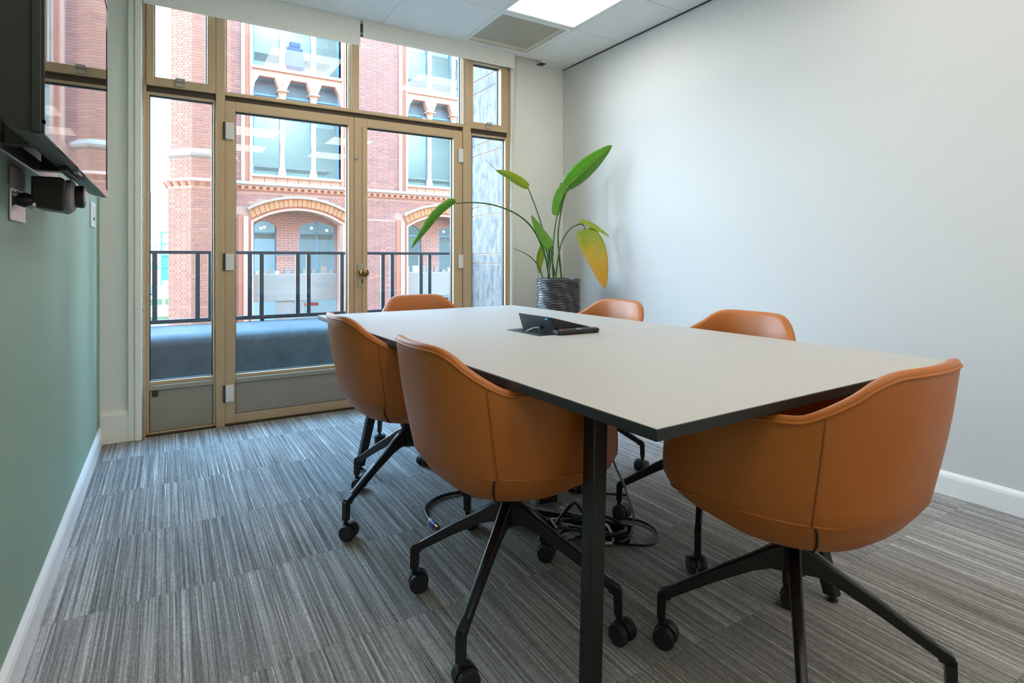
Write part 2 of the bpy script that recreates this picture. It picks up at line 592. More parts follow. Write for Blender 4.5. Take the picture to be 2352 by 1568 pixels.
# ceiling: void above, grid bars, tiles, trims
ceiling = struct(MB().box(XL - 0.15, XR + 0.15, YB - 0.15, 4.0, HT, HT + 0.1).build('ceiling', 'white_paint'))
gx = [XL, 0.057, 0.662, 1.267, 1.872, 2.477, XR]
gy = [3.82 - 0.605 * k for k in range(10)] + [YB]
YE = 3.852          # front edge of the lay-in ceiling; the blind pocket is behind it
PAN = {(4, 1), (2, 1), (4, 4), (2, 4), (4, 6), (2, 6), (0, 6), (4, 8), (2, 8), (0, 8)}
VENT = (4, 0)
src_tile = None
for i in range(6):
    for j in range(10):
        x0, x1 = gx[i], gx[i + 1]
        y1, y0 = gy[j], gy[j + 1]
        if y1 - y0 < 0.05 or (i, j) in PAN or (i, j) == VENT:
            continue
        cx, cy = (x0 + x1) / 2, (y0 + y1) / 2
        std = abs(x1 - x0 - 0.605) < 0.002 and abs(y1 - y0 - 0.605) < 0.002
        if std and src_tile:
            link_copy(src_tile, 'ceiling_tile', ceiling, (cx, cy, 0))
        else:
            hx, hy = (x1 - x0) / 2 - 0.004, (y1 - y0) / 2 - 0.004
            b = MB().hexa([(-hx, -hy, H - 0.003), (hx, -hy, H - 0.003), (hx, hy, H - 0.003), (-hx, hy, H - 0.003)],
                          [(-hx, -hy, H + 0.015), (hx, -hy, H + 0.015), (hx, hy, H + 0.015), (-hx, hy, H + 0.015)])
            o = b.build('ceiling_tile', 'ceiling_tile', ceiling, loc=(cx, cy, 0))
            if std:
                src_tile = o
for x in gx[1:-1]:
    MB().box(x - 0.007, x + 0.007, YB, YE - 0.001, H + 0.0005, H + 0.03).build('grid_bar', 'grid_white', ceiling)
for y in gy[:-1]:
    MB().box(XL, XR, y - 0.007, y + 0.007, H + 0.001, H + 0.031).build('grid_bar', 'grid_white', ceiling)
struct(MB().box(XL, XR, 3.828, YE, H - 0.006, H + 0.14).build('trim_1', 'grid_white', bevel=0.002))
# angle trims against the walls, with the dark shadow line under them
t2 = struct(MB().box(XR - 0.022, XR, YB, YF, H - 0.004, H + 0.012).build('trim_2', 'grid_white'))
MB().box(XR - 0.004, XR + 0.001, YB, YF, H - 0.013, H - 0.004).build('shadow_gap', 'dark_gap', t2)
struct(MB().box(XL, XL + 0.022, YB, YE, H - 0.004, H + 0.012).build('trim_3', 'grid_white'))
ret = struct(MB().box(2.64, XR, YE, YF, H - 0.006, H + 0.02).build('trim_4', 'grid_white', bevel=0.002))
MB().box(2.645, 2.70, YE + 0.035, YF - 0.002, H - 0.004 - 0.006, H - 0.0055).build('pocket_slot', 'dark_gap', ret)

def light_panel(i, j, label):
    x0, x1 = gx[i], gx[i + 1]
    y1, y0 = gy[j], gy[j + 1]
    t = thing('ceiling_light', label, 'ceiling light', ((x0 + x1) / 2, (y0 + y1) / 2, H), group='square light panels in the ceiling')
    hx, hy = (x1 - x0) / 2 - 0.008, (y1 - y0) / 2 - 0.008
    b = MB()
    b.box(-hx, hx, -hy, -hy + 0.022, -0.002, 0.02).box(-hx, hx, hy - 0.022, hy, -0.002, 0.02)
    b.box(-hx, -hx + 0.022, -hy + 0.022, hy - 0.022, -0.002, 0.02).box(hx - 0.022, hx, -hy + 0.022, hy - 0.022, -0.002, 0.02)
    b.build('panel_frame', 'grid_white', t)
    MB().box(-hx + 0.022, hx - 0.022, -hy + 0.022, hy - 0.022, 0.0, 0.012).build('diffuser', 'light_panel', t)
light_panel(4, 1, 'square white light panel glowing beside the grey ceiling vent')
light_panel(2, 1, 'square ceiling light panel added for fill over the far half of the table, out of frame')  # this and the panels below are unseen, added to fill the room with light
for (i_, j_), where in (((4, 4), 'over the near right chairs'), ((2, 4), 'over the near end of the table'), ((4, 6), 'right of the camera'), ((2, 6), 'just behind the camera'),
                        ((0, 6), 'beside the green wall behind the camera'), ((4, 8), 'in the back right corner'), ((2, 8), 'at the middle of the back wall'), ((0, 8), 'in the back left corner')):
    light_panel(i_, j_, 'square ceiling light panel added for fill out of frame, ' + where)

# perforated air vent in the tile next to the window
vt = thing('ceiling_vent', 'square perforated grey air vent in the ceiling by the window', 'vent', ((gx[4] + gx[5]) / 2, (gy[0] + gy[1]) / 2, H))
hv = 0.297
vf = MB()
vi = 0.262
vf.box(-hv, hv, -hv, -vi, -0.003, 0.012).box(-hv, hv, vi, hv, -0.003, 0.012).box(-hv, -vi, -vi, vi, -0.003, 0.012).box(vi, hv, -vi, vi, -0.003, 0.012)
vf.build('vent_frame', 'grid_white', vt)
MB().box(-vi, vi, -vi, vi, 0.03, 0.034).build('back_plate', 'vent_hole', vt)
# perforated sheet: a real lattice with open holes
pb = MB()
N = 44
step = 2 * vi / N
hr = step * 0.30
for a in range(N):
    for b_ in range(N):
        cx, cy = -vi + (a + 0.5) * step, -vi + (b_ + 0.5) * step
        s = step / 2
        o4 = [(cx - s, cy - s), (cx + s, cy - s), (cx + s, cy + s), (cx - s, cy + s)]
        i4 = [(cx, cy - hr * 1.2), (cx + hr * 1.2, cy), (cx, cy + hr * 1.2), (cx - hr * 1.2, cy)]
        vs_ = [(p[0], p[1], 0) for p in o4 + i4]
        pb.add(vs_, [(0, 1, 4), (1, 2, 5), (2, 3, 6), (3, 0, 7), (4, 1, 5), (5, 2, 6), (6, 3, 7), (7, 0, 4)])
pm = pb.build('perforated_sheet', 'vent_grey', vt, fix=False)
pm['kind'] = 'stuff'

# skirting
def baseboard(name, face, wallx, y0, y1):
    s = 1 if face > wallx else -1
    prof = [(wallx - s * 0.001, 0.0), (face, 0.0), (face, 0.076), (face - s * 0.004, 0.088), (wallx + s * 0.002, 0.1), (wallx - s * 0.001, 0.1)]
    b = MB()
    n = len(prof)
    vs_ = [(p[0], y0, p[1]) for p in prof] + [(p[0], y1, p[1]) for p in prof]
    fs_ = [tuple(range(n)), tuple(range(2 * n - 1, n - 1, -1))] + [(i, (i + 1) % n, n + (i + 1) % n, n + i) for i in range(n)]
    b.add(vs_, fs_)
    return struct(b.build(name, 'white_gloss'))
baseboard('baseboard_left', XL + 0.016, XL, YB, 3.862)
baseboard('baseboard_right', XR - 0.016, XR, YB, YF)
# tall plinth on the left pier and the skirting right of the window
pl = MB().prism([(3.881, 0.0), (3.852, 0.0), (3.852, 0.155), (3.866, 0.178), (3.881, 0.18)], 'x', XL + 0.001, -0.186)
struct(pl.build('baseboard_front', 'trim_paint', bevel=0.003))
struct(MB().box(2.42, XR - 0.017, YF - 0.016, YF + 0.001, 0, 0.1).build('baseboard_front_right', 'white_gloss', bevel=0.003))
# architraves each side of the glazing
tr = MB()
tr.box(-0.19, -0.158, 3.848, 3.882, 0.0, 2.62).box(-0.158, -0.124, 3.838, 3.905, 0.0, 2.62)
struct(tr.build('trim_5', 'trim_paint', bevel=0.004))
tr = MB()
tr.box(2.346, 2.366, 3.868, 3.952, 0.0, 2.62).box(2.366, 2.42, 3.93, 3.953, 0.0, 2.62)
struct(tr.build('trim_6', 'trim_paint', bevel=0.003))

# ------------------------------------------------------------------ glazing: mullions, lights, doors
FY0, FY1 = 3.895, 3.955       # frame front and back
GY = 3.94
frame = sempty('trim_7')
def bar(x0, x1, z0, z1, y0=FY0, y1=FY1, name='mullion', m='bronze', parent=None, bevel=0.0025):
    return MB().box(x0, x1, y0, y1, z0, z1).build(name, m, parent or frame, bevel=bevel)
bar(-0.124, -0.104, 0.0, 2.62)
bar(0.252, 0.302, 0.0, 2.62, y0=3.880)
bar(1.062, 1.128, 2.04, 2.62, y0=3.888)
bar(1.074, 1.086, 2.05, 2.62, y0=3.88, m='steel_dull')
bar(1.925, 1.992, 0.0, 2.62, y0=3.880)
bar(1.942, 1.952, 2.05, 2.62, y0=3.872, m='steel_dull')
bar(2.322, 2.345, 0.0, 2.62)
bar(0.302, 1.925, 2.035, 2.056, y0=3.884, name='transom')
bar(0.302, 1.925, 2.006, 2.034, y0=3.905, name='transom', m='bronze_dark')
bar(-0.104, 0.252, 2.0, 2.036, y0=3.905, name='transom', m='bronze_dark')
bar(1.992, 2.322, 2.0, 2.036, y0=3.905, name='transom', m='bronze_dark')
bar(-0.104, 2.322, -0.002, 0.013, y0=3.885, name='threshold', m='bronze_dark')
bar(-0.124, 2.345, 2.6, 2.64, name='head_rail')

def glazed(name, x0, x1, z0, z1, fw, gasket=0.006, gy=GY, kick=None, y0=FY0, fm='bronze', fwl=None, fwr=None):
    """a frame of four rails (mitred look), black gasket and a pane; kick = panel below"""
    w_ = sempty(name)
    fl, fr_ = fwl or fw, fwr or fw
    zb = kick[1] if kick else z0
    for (a, b_, c, d) in ((x0, x0 + fl, z0, z1), (x1 - fr_, x1, z0, z1), (x0 + fl, x1 - fr_, z1 - fw, z1)):
        bar(a, b_, c, d, y0=y0, name='window_frame', m=fm, parent=w_)
    if kick:
        bar(x0 + fl, x1 - fr_, z0, kick[0], y0=y0, name='window_frame', m=fm, parent=w_)
        bar(x0 + fl, x1 - fr_, kick[1] - 0.016, kick[1] + 0.012, y0=y0 - 0.008, name='glazing_bar', m='steel_dull', parent=w_)
        bar(x0 + fl, x1 - fr_, kick[1] + 0.012, kick[1] + 0.034, y0=y0 + 0.006, name='glazing_bar', m=fm, parent=w_)
        MB().box(x0 + fl + 0.003, x1 - fr_ - 0.003, y0 + 0.006, FY1, kick[0] + 0.003, kick[1] - 0.019).build('kick_panel', 'bronze_panel', w_, bevel=0.001)
        MB().box(x0 + fl, x1 - fr_, y0 + 0.018, FY1 - 0.01, kick[0], kick[1] - 0.016).build('panel_gap', 'rubber_black', w_)
        gz0 = kick[1] + 0.034
    else:
        bar(x0 + fl, x1 - fr_, z0, z0 + fw, y0=y0, name='window_frame', m=fm, parent=w_)
        gz0 = z0 + fw
    gx0, gx1, gz1 = x0 + fl, x1 - fr_, z1 - fw
    g = gasket
    gb = MB()
    gb.box(gx0, gx0 + g, gy - 0.014, gy + 0.012, gz0, gz1).box(gx1 - g, gx1, gy - 0.014, gy + 0.012, gz0, gz1)
    gb.box(gx0 + g, gx1 - g, gy - 0.014, gy + 0.012, gz1 - g, gz1).box(gx0 + g, gx1 - g, gy - 0.014, gy + 0.012, gz0, gz0 + g * 0.6)
    gb.build('gasket', 'rubber_black', w_)
    MB().box(gx0 + g * 0.5, gx1 - g * 0.5, gy - 0.003, gy + 0.003, gz0 + g * 0.3, gz1 - g * 0.5).build('pane', 'glass', w_)
    return w_
w1 = glazed('window_1', -0.104, 0.252, 0.0, 2.0, 0.014, kick=(0.022, 0.282), gy=3.935)
MB().box(-0.078, -0.045, 3.898, 3.903, 0.225, 0.262).build('latch_mark', 'bronze_dark', w1, bevel=0.003)
w2 = glazed('window_2', -0.104, 0.252, 2.036, 2.6, 0.052, gy=3.948, y0=3.882, fwl=0.038, fwr=0.046)
w3 = glazed('window_3', 0.302, 1.062, 2.056, 2.6, 0.006, gy=3.935)
w4 = glazed('window_4', 1.128, 1.925, 2.056, 2.6, 0.006, gy=3.935)
w5 = glazed('window_5', 1.992, 2.322, 0.0, 2.0, 0.014, kick=(0.022, 0.282), gy=3.935)
w6 = glazed('window_6', 1.992, 2.322, 2.036, 2.6, 0.052, gy=3.948, y0=3.882, fwl=0.022, fwr=0.06)
def vent_catch(x, parent):
    MB().box(x - 0.026, x + 0.026, 3.874, 3.882, 2.044, 2.07).build('catch_plate', 'steel_dull', parent, bevel=0.002)
    MB().box(x - 0.025, x + 0.025, 3.870, 3.884, 2.073, 2.095).build('catch_plate', 'steel_dull', parent, bevel=0.002)
    b = MB()
    for dx in (-0.016, 0.016):
        b.tube([(x + dx, 3.869, 2.084), (x + dx, 3.875, 2.084)], 0.003, 8)
    b.build('catch_screws', 'dark_gap', parent)
vent_catch(0.065, w2)
vent_catch(2.145, w6)
d1 = glazed('door_1', 0.303, 1.095, 0.014, 2.004, 0.058, kick=(0.07, 0.280), fwr=0.038, y0=3.888, gy=3.93)
d2 = glazed('door_2', 1.097, 1.924, 0.014, 2.004, 0.058, kick=(0.07, 0.280), fwl=0.092, fwr=0.075, y0=3.888, gy=3.93)
MB().box(1.152, 1.186, 3.882, 3.889, 0.3, 1.94).build('meeting_strip', 'bronze', d2, bevel=0.002)
for (x, d, side) in ((0.303, d1, 1), (1.905, d2, -1)):
    for z in (0.152, 0.96, 1.765):
        hb = MB().box(x + (0.001 if side > 0 else -0.018), x + (0.046 if side > 0 else 0.018), 3.872, 3.888, z, z + 0.102)
        h = hb.build('hinge', 'hinge_white', d, bevel=0.002)
        if side > 0:
            MB().box(x - 0.012, x + 0.001, 3.868, 3.886, z - 0.002, z + 0.104).build('hinge_knuckle', 'bronze_dark', d, bevel=0.003)
# knob with plate, and the small key latch above
MB().box(1.118, 1.182, 3.883, 3.888, 0.835, 0.995).build('lock_plate', 'steel_dull', d2, bevel=0.001)
MB().box(1.147, 1.155, 3.8815, 3.8835, 0.862, 0.89).build('keyhole', 'rubber_black', d2)
kb = MB().lathe([(0.026, 3.883), (0.027, 3.879), (0.014, 3.876), (0.011, 3.862), (0.02, 3.852), (0.0285, 3.842), (0.031, 3.83), (0.027, 3.818), (0.016, 3.811), (0.002, 3.809)], (1.152, 0, 0.936), 24, 'y')
kb.v = [(p[0], p[1], p[2]) for p in kb.v]
kb.build('door_knob', 'brass_old', d2, smooth=True)
lt = MB().lathe([(0.012, 3.888), (0.012, 3.882), (0.006, 3.878), (0.001, 3.877)], (1.113, 0, 1.722), 16, 'y')
lt.tube([(1.115, 3.88, 1.722), (1.117, 3.872, 1.745)], 0.004, 8)
lt.build('key_latch', 'steel', d2, smooth=True)

# ------------------------------------------------------------------ blinds
def blind(name, x0, x1, zb, label, ytop=3.872):
    t = thing(name, label, 'blind', (x0, ytop, 2.70), group='roller blinds over the window')
    wd = x1 - x0
    MB().tube([(0, 0.0, 0.055), (wd, 0.0, 0.055)], 0.028, 20).build('roller', 'blind_fabric', t, smooth=True)
    zb_ = zb - 2.70
    b = MB()
    b.box(0, wd, -0.0285, -0.027, zb_ + 0.028, 0.055)
    b.build('fabric', 'blind_fabric', t)
    MB().box(0, wd, -0.032, -0.0235, zb_, zb_ + 0.0285).build('hem_bar', 'blind_fabric', t, bevel=0.003)
    return t
bl1 = blind('roller_blind', -0.118, 1.126, 2.486, 'long cream roller blind rolled down further, left half of the window')
bl2 = blind('roller_blind', 1.146, 2.365, 2.545, 'cream roller blind rolled up higher, right half of the window', 3.872)
bk = thing('blind_bracket', 'metal bracket with hooks between the two roller blinds', 'bracket', (1.136, 3.87, 2.70))
MB().box(-0.007, 0.007, -0.02, 0.03, -0.11, -0.06).build('block', 'dark_gap', bk, bevel=0.002)
MB().tube([(-0.004, -0.025, 0.0), (-0.005, -0.03, -0.03), (0.004, -0.03, -0.06)], 0.004, 8).build('hook', 'steel', bk, smooth=True)
MB().tube([(0.005, -0.03, 0.0), (0.004, -0.035, -0.03), (0.002, -0.03, -0.065)], 0.004, 8).build('hook', 'steel', bk, smooth=True)
def bead_chain(name, pts, label, step=0.011):
    sp = smoothpath(pts, 16)
    b = MB()
    b.tube(sp, 0.0008, 4)
    acc = 0
    for i in range(len(sp) - 1):
        a, c = sp[i], sp[i + 1]
        L_ = (c - a).length
        while acc < L_:
            p = a + (c - a) * (acc / L_)
            r = 0.0034
            vs_ = [(p.x + r, p.y, p.z), (p.x, p.y + r, p.z), (p.x - r, p.y, p.z), (p.x, p.y - r, p.z), (p.x, p.y, p.z + r), (p.x, p.y, p.z - r)]
            b.add(vs_, [(0, 1, 4), (1, 2, 4), (2, 3, 4), (3, 0, 4), (1, 0, 5), (2, 1, 5), (3, 2, 5), (0, 3, 5)])
            acc += step
        acc -= L_
    return tag(b.build(name, 'steel_dull', smooth='all'), label, 'blind chain')
bead_chain('bead_chain', [(-0.121, 3.846, 2.68), (-0.121, 3.846, 1.5), (-0.121, 3.846, 0.06), (-0.119, 3.853, 0.035), (-0.117, 3.86, 0.06), (-0.117, 3.862, 1.5), (-0.117, 3.86, 2.66)],
           'beaded blind chain hanging down the left window edge to the floor')
bead_chain('bead_chain', [(2.372, 3.846, 2.64), (2.366, 3.85, 2.4), (2.345, 3.858, 1.8), (2.325, 3.855, 1.35), (2.328, 3.85, 1.33), (2.35, 3.84, 1.8), (2.375, 3.84, 2.4), (2.377, 3.84, 2.64)],
           'beaded blind chain hanging at the right window edge behind the plant')

# ------------------------------------------------------------------ table
TZ = 0.742
TROT = R(1.2)
tb = thing('meeting_table', 'large white laminate meeting table with black edge and black legs', 'table', (0.707, 0.691, 0), TROT)
TW, TL = 1.185, 2.305
tp = MB()
tp.hexa([(0.02, 0.02, TZ - 0.024), (TW - 0.02, 0.02, TZ - 0.024), (TW - 0.02, TL - 0.02, TZ - 0.024), (0.02, TL - 0.02, TZ - 0.024)],
        [(0, 0, TZ - 0.0012), (TW, 0, TZ - 0.0012), (TW, TL, TZ - 0.0012), (0, TL, TZ - 0.0012)])
tp = MB()
tp.box(0, TW, 0, TL, TZ - 0.0225, TZ - 0.0012)
tp.build('tabletop', 'core_black', tb, bevel=0.0015)
MB().box(0.001, TW - 0.001, 0.001, TL - 0.001, TZ - 0.0012, TZ).build('laminate_surface', 'laminate', tb)
MTB = Matrix.Rotation(-TROT, 4, 'Z') @ Matrix.Translation((-0.707, -0.691, 0))
def tl(x, y, z):
    return tuple(MTB @ Vector((x, y, z)))
fr = MB()
cx0, cx1, cy0, cy1 = 0.19, TW - 0.17, 0.37, TL - 0.31
fr.box(cx0 - 0.02, cx0 + 0.02, cy0, cy1, TZ - 0.062, TZ - 0.0235).box(cx1 - 0.02, cx1 + 0.02, cy0, cy1, TZ - 0.062, TZ - 0.0235)
fr.box(cx0 + 0.02, cx1 - 0.02, cy0 - 0.02, cy0 + 0.02, TZ - 0.062, TZ - 0.0235).box(cx0 + 0.02, cx1 - 0.02, cy1 - 0.02, cy1 + 0.02, TZ - 0.062, TZ - 0.0235)
fr.build('under_frame', 'black_metal', tb, bevel=0.002)
for (fx, fy, sx, sy) in ((0.788, 0.969, 1, 1), (1.717, 0.959, -1, 1), (0.808, 2.762, 1, -1), (1.737, 2.757, -1, -1)):
    z1 = TZ - 0.024
    off = 0.119
    b, t_ = 0.0185, 0.0215
    bx, by = fx, fy
    tx, ty = fx + sx * off, fy + sy * off
    bq = [tl(bx - b, by - b, 0.016), tl(bx + b, by - b, 0.016), tl(bx + b, by + b, 0.016), tl(bx - b, by + b, 0.016)]
    tq = [tl(tx - t_, ty - t_, z1), tl(tx + t_, ty - t_, z1), tl(tx + t_, ty + t_, z1), tl(tx - t_, ty + t_, z1)]
    lg = MB().hexa(bq, tq).build('leg', 'black_metal', tb, bevel=0.003)
    p = tl(bx, by, 0)
    MB().lathe([(0.017, 0.0), (0.018, 0.003), (0.01, 0.007), (0.008, 0.018)], p, 14).build('foot_pad', 'black_plastic', lg, smooth=True)

# ------------------------------------------------------------------ chairs
def rim_keys():
    return [(0, .818), (16, .818), (25, .813), (33, .797), (40, .773), (47, .753), (54, .735), (61, .7195), (75, .713), (100, .702), (112, .690), (120, .668), (127, .618), (134, .555), (141, .503), (150, .474), (165, .464), (180, .462)]
def smooth_keys(keys, x):
    pts = keys
    for i in range(len(pts) - 1):
        if pts[i][0] <= x <= pts[i + 1][0]:
            x0, y0 = pts[i]
            x1, y1 = pts[i + 1]
            def sl(j):
                a = pts[max(j - 1, 0)]
                b = pts[min(j + 1, len(pts) - 1)]
                return (b[1] - a[1]) / (b[0] - a[0])
            h_ = x1 - x0
            t = (x - x0) / h_
            m0, m1 = sl(i) * h_, sl(i + 1) * h_
            return (2 * t ** 3 - 3 * t * t + 1) * y0 + (t ** 3 - 2 * t * t + t) * m0 + (-2 * t ** 3 + 3 * t * t) * y1 + (t ** 3 - t * t) * m1
    return pts[-1][1]
A_, BB, BF, NE = 0.288, 0.272, 0.285, 2.5
def plan(th, s=1.0, shift=0.0):
    c, s_ = math.cos(th), math.sin(th)
    x = A_ * math.copysign(abs(s_) ** (2 / NE), s_) * s
    b = BB if c > 0 else BF
    y = -b * math.copysign(abs(c) ** (2 / NE), c) * s
    return x, y
def lean(th, z):
    """outward push of the back towards its top"""
    c = max(0.0, math.cos(th))
    return -(0.045 * c) * max(0.0, (z - 0.47) / 0.34)
def rim(thd):
    return smooth_keys(rim_keys(), abs(thd))
def seamz(thd):
    a = abs(thd)
    base = smooth_keys([(0, .496), (60, .496), (95, .486), (125, .462), (150, .440), (180, .432)], a)
    return min(base, rim(thd) - 0.02)
NT = 96
def shell_outer():
    b = MB()
    rows = []
    for k in range(NT):
        thd = -180 + 360 * k / NT
        th = R(thd)
        zr, zs = rim(thd), seamz(thd)
        pts = []
        for (s, dz) in ((0.04, -0.120), (0.28, -0.117), (0.5, -0.105), (0.68, -0.084), (0.81, -0.055), (0.895, -0.025), (0.935, -0.006)):
            front = max(0.0, -math.cos(th))
            x, y = plan(th, s)
            pts.append((x, y, zs + dz * (1 - 0.42 * front) - (zs - 0.496) * (1 - s) * 0.9))
        for i in range(9):
            t = i / 8
            z = zs + (zr - 0.010 - zs) * t
            s = 0.945 + 0.055 * math.sin(min(1, t * 1.3) * math.pi / 2)
            a = abs(thd)
            if a > 55:
                s -= 0.045 * max(0, (z - 0.56) / 0.14) * min(1, (a - 55) / 25)
            x, y = plan(th, s)
            pts.append((x, y + lean(th, z), z))
        # rounded lip
        x, y, z = pts[-1]
        x2, y2 = x * 0.975, y * 0.975
        pts.append((x * 0.992, y * 0.992, zr - 0.003))
        pts.append((x2, y2, zr))
        rows.append(pts)
    m = len(rows[0])
    for r_ in rows:
        for p in r_:
            b.v.append(p)
    for k in range(NT):
        for i in range(m - 1):
            b.f.append((k * m + i, ((k + 1) % NT) * m + i, ((k + 1) % NT) * m + i + 1, k * m + i + 1))
    b.f.append(tuple(k * m for k in range(NT - 1, -1, -1)))
    return b, rows
def shell_inner(rows):
    b = MB()
    m = None
    for k in range(NT):
        thd = -180 + 360 * k / NT
        th = R(thd)
        zr = rim(thd)
        x0, y0, z0 = rows[k][-1]
        pts = [(x0, y0, z0), (x0 * 0.955, y0 * 0.955, zr - 0.003), (x0 * 0.925, y0 * 0.925, zr - 0.014)]
        seat = 0.458
        zz = max(zr - 0.014 - seat, 0.0)
        for t in (0.2, 0.4, 0.6, 0.78, 0.9):
            z = zr - 0.014 - zz * t
            f = 0.925 - 0.04 * t - 0.10 * t ** 4
            q = (1 - t) * 1.0
            xx, yy = plan(th, f * 0.98)
            xr, yr = x0 * f, y0 * f
            pts.append((xr * q + xx * (1 - q), yr * q + yy * (1 - q), z))
        for s, dz in ((0.74, 0.003), (0.6, 0.001), (0.4, -0.004), (0.2, -0.008), (0.03, -0.008)):
            x, y = plan(th, s)
            pts.append((x, y, min(seat, zr - 0.012) + dz))
        m = len(pts)
        b.v += pts
    for k in range(NT):
        for i in range(m - 1):
            b.f.append((k * m + i, ((k + 1) % NT) * m + i, ((k + 1) % NT) * m + i + 1, k * m + i + 1))
    b.f.append(tuple(k * m + m - 1 for k in range(NT)))
    return b
def outer_at(thd, z):
    th = R(thd)
    zr, zs = rim(thd), seamz(thd)
    t = (z - zs) / (zr - 0.010 - zs)
    s = 0.945 + 0.055 * math.sin(min(1, max(0, t) * 1.3) * math.pi / 2)
    a = abs(thd)
    if a > 55:
        s -= 0.045 * max(0, (z - 0.56) / 0.14) * min(1, (a - 55) / 25)
    x, y = plan(th, s + 0.002)
    return (x, y + lean(th, z), z)

LEG_R = 0.318
def leg_mesh():
    """one arm of the star base, along +x"""
    b = MB()
    secs = [(0.018, 0.262, 0.335, 0.017), (0.05, 0.262, 0.318, 0.015), (0.09, 0.248, 0.290, 0.0135), (0.18, 0.199, 0.235, 0.012), (0.295, 0.129, 0.158, 0.0105)]
    prev = None
    n = 8
    vs_ = []
    for (x, zb, zt, hw) in secs:
        c = hw * 0.35
        vs_ += [(x, -hw + c, zb), (x, hw - c, zb), (x, hw, zb + c), (x, hw, zt - c), (x, hw - c, zt), (x, -hw + c, zt), (x, -hw, zt - c), (x, -hw, zb + c)]
    fs_ = []
    for i in range(len(secs) - 1):
        for k in range(n):
            fs_.append((i * n + k, i * n + (k + 1) % n, (i + 1) * n + (k + 1) % n, (i + 1) * n + k))
    fs_.append(tuple(range(n - 1, -1, -1)))
    fs_.append(tuple((len(secs) - 1) * n + k for k in range(n)))
    b.add(vs_, fs_)
    # the knee and the upright stub above the caster
    hw = 0.0105
    b.hexa([(0.292, -hw, 0.127), (0.327, -hw, 0.115), (0.327, hw, 0.115), (0.292, hw, 0.127)],
           [(0.29, -hw, 0.160), (0.322, -hw, 0.143), (0.322, hw, 0.143), (0.29, hw, 0.160)])
    b.hexa([(0.307, -hw, 0.068), (0.328, -hw, 0.068), (0.328, hw, 0.068), (0.307, hw, 0.068)],
           [(0.304, -hw, 0.135), (0.327, -hw, 0.135), (0.327, hw, 0.135), (0.304, hw, 0.135)])
    return b
CAST_Z = 0.0285
def caster_meshes():
    hood = MB()
    prof = []
    for k in range(9):
        a = math.pi * (0.02 + 0.96 * k / 8)
        prof.append((0.031 * math.cos(a) - 0.013, 0.031 * math.sin(a) + CAST_Z))
    prof = [(-0.043, CAST_Z - 0.004)] + prof[::-1][0:] + [(0.014, CAST_Z)]
    hood.prism([(p[0], p[1]) for p in prof], 'y', -0.0065, 0.0065)
    hood.tube([(0, 0, 0.05), (0, 0, 0.078)], 0.0085, 12)
    wheel = MB().lathe([(0.004, -0.0105), (0.024, -0.0105), (0.028, -0.0072), (0.0285, 0.0), (0.0285, 0.007), (0.026, 0.0105), (0.004, 0.0105)], (0, 0, 0), 28, 'y')
    return hood, wheel

def make_chair():
    root = thing('office_chair', '', 'chair')
    so, rows = shell_outer()
    so.build('shell', 'leather', root, smooth='all')
    shell_inner(rows).build('seat_lining', 'leather', root, smooth='all')
    pip = MB()
    path = []
    for k in range(NT * 2 + 1):
        thd = -180 + 360 * k / (NT * 2)
        z = rim(thd) - 0.014
        p = outer_at(thd, z)
        path.append(p)
    pip.tube(path, 0.0034, 6, cap=False)
    pip.build('rim_piping', 'leather', root, smooth='all')
    for sgn in (-1, 1):
        sb = MB()
        th0 = 52 * sgn
        sb.tube([outer_at(th0 * (1 + 0.03 * (1 - i / 14)), seamz(th0) + (rim(th0) - 0.014 - seamz(th0)) * i / 14) for i in range(15)], 0.0021, 6)
        sb.build('side_seam', 'leather_seam', root, smooth='all')
        db = MB()
        pts = []
        prof_ = [(0.945, 0.0), (0.935, -0.006), (0.895, -0.025), (0.81, -0.055), (0.68, -0.084), (0.6, -0.095)]
        for i in range(8):
            t = i / 7
            ang = th0 * (1.0 - 0.10 * t)
            q = t * (len(prof_) - 1.0001)
            a_, b_ = prof_[int(q)], prof_[int(q) + 1]
            s = a_[0] + (b_[0] - a_[0]) * (q - int(q))
            dz = a_[1] + (b_[1] - a_[1]) * (q - int(q))
            x, y = plan(R(ang), s + 0.004)
            pts.append((x, y, seamz(ang) + dz - 0.001))
        db.tube(pts, [0.0006 + 0.0022 * math.sin(math.pi * (0.1 + 0.8 * i / 7)) for i in range(8)], 6)
        db.build('base_dart', 'leather_dark', root, smooth='all')
    bs = MB()
    path = []
    for k in range(NT + 1):
        thd = -180 + 360 * k / NT
        x, y = plan(R(thd), 0.9435)
        path.append((x, y, seamz(thd) + 0.001))
    bs.tube(path, 0.0032, 6, cap=False)
    bs.build('base_seam', 'leather', root, smooth='all')
    cl = MB().lathe([(0.055, 0.40), (0.055, 0.372), (0.034, 0.362), (0.03, 0.34), (0.027, 0.335), (0.027, 0.262), (0.02, 0.256)], (0, 0, 0), 24)
    cl.build('column', 'black_metal', root, smooth=True)
    lm = leg_mesh()
    hood, wheel = caster_meshes()
    l0 = None
    for k in range(4):
        if l0 is None:
            l0 = lm.build('leg', 'black_metal', root, smooth=True, bevel=0.0015)
            c0 = hood.build('caster', 'black_plastic', root, smooth=True)
            w0 = wheel.build('wheel', 'black_soft', c0, smooth=True)
            w0.location = (-0.013, 0.0178, CAST_Z)
            w1_ = link_copy(w0, 'wheel', c0, (-0.013, -0.0178, CAST_Z), (0, 0, math.pi))
        else:
            link_copy(l0, 'leg', root)
            c = link_copy(c0, 'caster', root)
            link_copy(w0, 'wheel', c, (-0.013, 0.0178, CAST_Z))
            link_copy(w0, 'wheel', c, (-0.013, -0.0178, CAST_Z), (0, 0, math.pi))
    return root
def copy_tree(o, parent=None):
    c = o.copy()
    COL.objects.link(c)
    if parent is not None:
        c.parent = parent
    for ch in list(o.children):
        copy_tree(ch, c)
    return c
